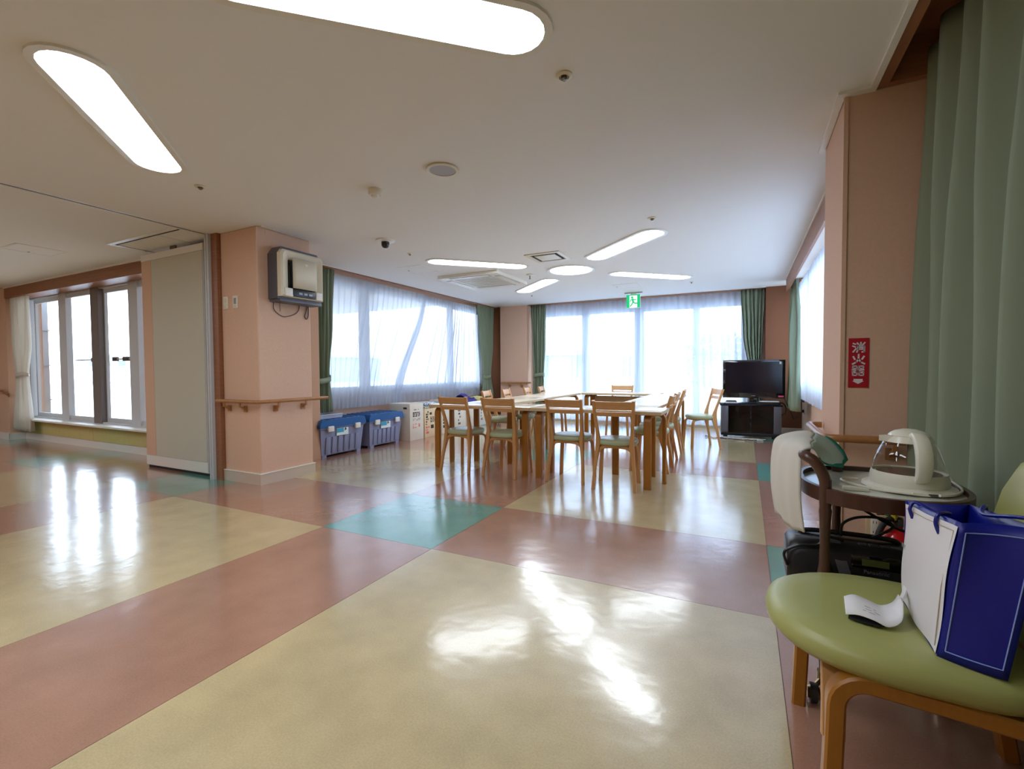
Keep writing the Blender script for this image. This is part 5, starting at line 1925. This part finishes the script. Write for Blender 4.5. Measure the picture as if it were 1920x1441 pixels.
bm = B()
gridsurf(bm, gf, 10, 12)
gridsurf(bm, rf, 6, 12)
gridsurf(bm, ff, 6, 8)
gridsurf(bm, lambda u, v: quad_pt(WF['nb'], WF['fb'], WF['nb'] + GX, WF['fb'] + GX, u, v) - E0, 2, 2)
gridsurf(bm, lambda u, v: wf(u, v) + Vector((0.003, 0, 0)), 8, 12)
obj('blue_body', bm, 'bag_blue', t, ang=60, solid=0.002)
bm = B()
gridsurf(bm, lambda u, v: wf(0.02 + 0.96 * u, 0.01 + 0.96 * v) + Vector((-0.0025, -0.001, 0)), 12, 14)
obj('white_front', bm, 'bag_white', t, ang=60)
bm = B()
tube(bm, [wf(0.06, 0.05), wf(0.06, 0.5), wf(0.06, 0.93), wf(0.5, 0.93), wf(0.96, 0.93)], 0.0012, 5)
bmesh.ops.translate(bm, vec=(-0.003, 0, 0), verts=bm.verts)
obj('stitching', bm, 'thread_tan', t)
bm = B()
lp = [gf(0.10, 0.06 + 0.87 * k / 8) for k in range(9)] + [gf(0.10 + 0.8 * k / 6, 0.93) for k in range(1, 7)] + [gf(0.90, 0.93 - 0.87 * k / 8) for k in range(1, 9)] + [gf(0.90 - 0.8 * k / 6, 0.06) for k in range(1, 7)]
tube(bm, [p + Vector((0, -0.0022, 0)) for p in lp], 0.0014, 5)
obj('stitching', bm, 'thread', t)
bm = B()
a_, b_ = wf(0.28, 0.97), wf(0.80, 0.97)
tube(bm, smooth_path([a_ + Vector((-0.004, 0, -0.035)), a_ + Vector((-0.010, 0.004, -0.01)), a_ + Vector((-0.002, 0.008, 0.012)), a_ + Vector((0.03, 0.05, 0.004)), b_ + Vector((0.03, -0.05, 0.002)), b_ + Vector((0.0, 0, 0.014)), b_ + Vector((-0.012, 0, -0.004)), b_ + Vector((-0.006, 0, -0.03))], 5), 0.0045, 7)
obj('cord_handle', bm, 'bag_blue', t)
bm = B()
a_, b_ = rf(0.12, 0.98), rf(0.75, 0.98)
tube(bm, smooth_path([a_ + Vector((0.004, 0, -0.03)), a_ + Vector((0.006, 0.0, 0.01)), a_ + Vector((-0.01, 0.02, 0.018)), b_ + Vector((-0.02, -0.05, 0.006)), b_ + Vector((0, 0, 0.015)), b_ + Vector((0.006, 0, -0.03))], 5), 0.0045, 7)
obj('cord_handle', bm, 'bag_blue', t)
pt = wf(0.93, 0.56)
tm = text_mesh('lettering', 'KET', 0.018, pt + Vector((-0.004, 0, 0)), (PI / 2, 0, -PI / 2), 'plastic_grey', t, 0.0002)

# curled paper tag
t = thing('paper_tag', 'curled white paper tag with the shade beneath it painted black, lying on the olive chair seat', 'tag', (0.31, 1.53, 0.453))
E1 = Vector((0.31, 1.53, 0.453))
near = smooth_path([(0.243, 1.470, 0.462), (0.268, 1.462, 0.470), (0.300, 1.452, 0.468), (0.330, 1.452, 0.458), (0.362, 1.480, 0.468), (0.378, 1.540, 0.490)], 5)
far = smooth_path([(0.252, 1.555, 0.474), (0.276, 1.560, 0.482), (0.306, 1.560, 0.474), (0.335, 1.565, 0.463), (0.364, 1.580, 0.470), (0.380, 1.590, 0.492)], 5)
nn = len(near) - 1
bm = B()
gridsurf(bm, lambda u, v: near[int(round(u * nn))].lerp(far[int(round(u * nn))], v) - E1, nn, 3)
obj('paper', bm, 'paper', t, ang=80, solid=0.0015)
bm = B()
prism(bm, [(-0.062 + 0.0, -0.062), (-0.03, -0.074), (0.0, -0.080), (0.012, -0.074), (0.01, -0.03), (-0.05, -0.01)], 0.000, 0.004)
obj('underside_shade', bm, 'black_matte', t, smooth=False)  # flat black piece painted in for the shade in the hollow under the curl
bm = B()
tube(bm, smooth_path([(0.070, 0.035, 0.036), (0.085, 0.07, 0.04), (0.098, 0.11, 0.05)]), 0.006, 6)
obj('string', bm, 'paper', t)
bm = B()
for k, (u0, v0) in enumerate(((0.30, 0.55), (0.34, 0.42), (0.30, 0.30))):
    i0 = int(u0 * nn)
    for d in range(5):
        p = near[i0 + d].lerp(far[i0 + d], v0) - E1 + Vector((0, 0, 0.0012))
        q = near[i0 + d + 1].lerp(far[i0 + d + 1], v0) - E1 + Vector((0, 0, 0.0012))
        if (d + k) % 3:
            tube(bm, [p, q], 0.0007, 4)
obj('print', bm, 'plastic_grey', t)

# ================================================================== OUTSIDE THINGS
t = thing('mesh_fence', 'white wire mesh fence at the edge of the terrace outside the windows', 'fence', (-15, 13.0, -0.14))
for k in range(16):
    obj('post', box(B(), -24 + k * 3.2 - 0.03, -24 + k * 3.2 + 0.03, -0.03, 0.03, 0, 1.62), 'wire', t, smooth=False)
bm = B()
for k in range(13):
    z = 0.12 + k * 0.12
    box(bm, -24, 24, -0.004, 0.004, z - 0.005, z + 0.005)
for k in range(320):
    x = -24 + k * 0.15
    box(bm, x - 0.004, x + 0.004, -0.004, 0.004, 0.06, 1.58)
o = obj('wire_mesh', bm, 'wire', t, smooth=False)
o['kind'] = 'stuff'


def building(label, x0, x1, y0, y1, h, mt, rows, cols, seed):
    t = thing('building', label, 'building', ((x0 + x1) / 2, y0, -2.0))
    hx = (x1 - x0) / 2
    obj('wall', box(B(), -hx, hx, 0, y1 - y0, 0, h), mt, t, smooth=False)
    obj('roof', box(B(), -hx - 0.3, hx + 0.3, -0.3, y1 - y0 + 0.3, h, h + 0.35), 'soffit', t, smooth=False)
    for r in range(rows):
        for c5 in range(cols):
            x = -hx + (c5 + 0.5) * 2 * hx / cols
            z = h * (r + 0.55) / rows
            wv = obj('window', box(B(), x - 0.28 * 2 * hx / cols, x + 0.28 * 2 * hx / cols, -0.08, 0.02, z - 0.9, z + 0.6), 'wire', t, smooth=False)
            obj('pane', box(B(), x - 0.25 * 2 * hx / cols, x + 0.25 * 2 * hx / cols, -0.1, -0.07, z - 0.82, z + 0.52), 'pane_far', wv, smooth=False)


building('low pale building beyond the fence, seen through the side-room window', -78, -56, 30, 40, 5.2, 'facade', 2, 6, 1)
building('pale bluish building beyond the fence outside the side-room window, farther right', -52, -40, 34, 44, 4.6, 'facade_b', 2, 4, 2)
building('faint pale building beyond the fence behind the back sheers', -14, -3, 30, 38, 4.4, 'facade', 2, 4, 3)


def tree(label, x, y, h, r, seed):
    t = thing('garden_tree', label, 'tree', (x, y, -0.14))
    bm = B()
    tube(bm, [(0, 0, 0), (0.05, 0, h * 0.35), (0.0, 0.05, h * 0.7)], [0.12, 0.09, 0.05], 8)
    obj('trunk', bm, 'bark', t)
    rn = random.Random(seed)
    bm = B()
    for k in range(1400):
        while True:
            p = Vector((rn.uniform(-1, 1), rn.uniform(-1, 1), rn.uniform(-1, 1)))
            if p.length < 1:
                break
        c6 = Vector((p.x * r, p.y * r, h * 0.62 + p.z * h * 0.40))
        s = rn.uniform(0.05, 0.11)
        a = Vector((rn.uniform(-1, 1), rn.uniform(-1, 1), rn.uniform(-1, 1))).normalized() * s
        b6 = a.orthogonal().normalized() * s * 0.6
        vs = [bm.verts.new(c6 + q) for q in (a, b6, -a, -b6)]
        bm.faces.new(vs)
    o = obj('foliage', bm, 'leaf', t, smooth=False)
    o['kind'] = 'stuff'


tree('bushy tree beyond the back window, left of the television', -0.62, 14.5, 2.3, 1.0, 3)
tree('small tree by the fence seen at the right end of the side-room window', -25.5, 15.0, 2.2, 1.2, 4)
t = thing('tarp_bundle', 'blue tarpaulin bundle lying on the terrace outside the side room', 'bundle', (-9.6, 5.35, -0.14))
bm = B()
lathe(bm, [(0, 0.0), (0.30, 0.0), (0.36, 0.12), (0.28, 0.30), (0.12, 0.40), (0, 0.41)], n=20, sx=1.2, power=2.6)
for v in bm.verts:
    v.co += Vector((random.uniform(-0.02, 0.02), random.uniform(-0.02, 0.02), random.uniform(-0.01, 0.01)))
obj('tarpaulin', bm, 'tarp', t)
bm = B()
tube(bm, [(-0.42, 0, 0.06), (-0.36, 0, 0.28), (0, 0, 0.415), (0.36, 0, 0.28), (0.42, 0, 0.06)], 0.01, 6)
obj('rope', bm, 'wire', t)
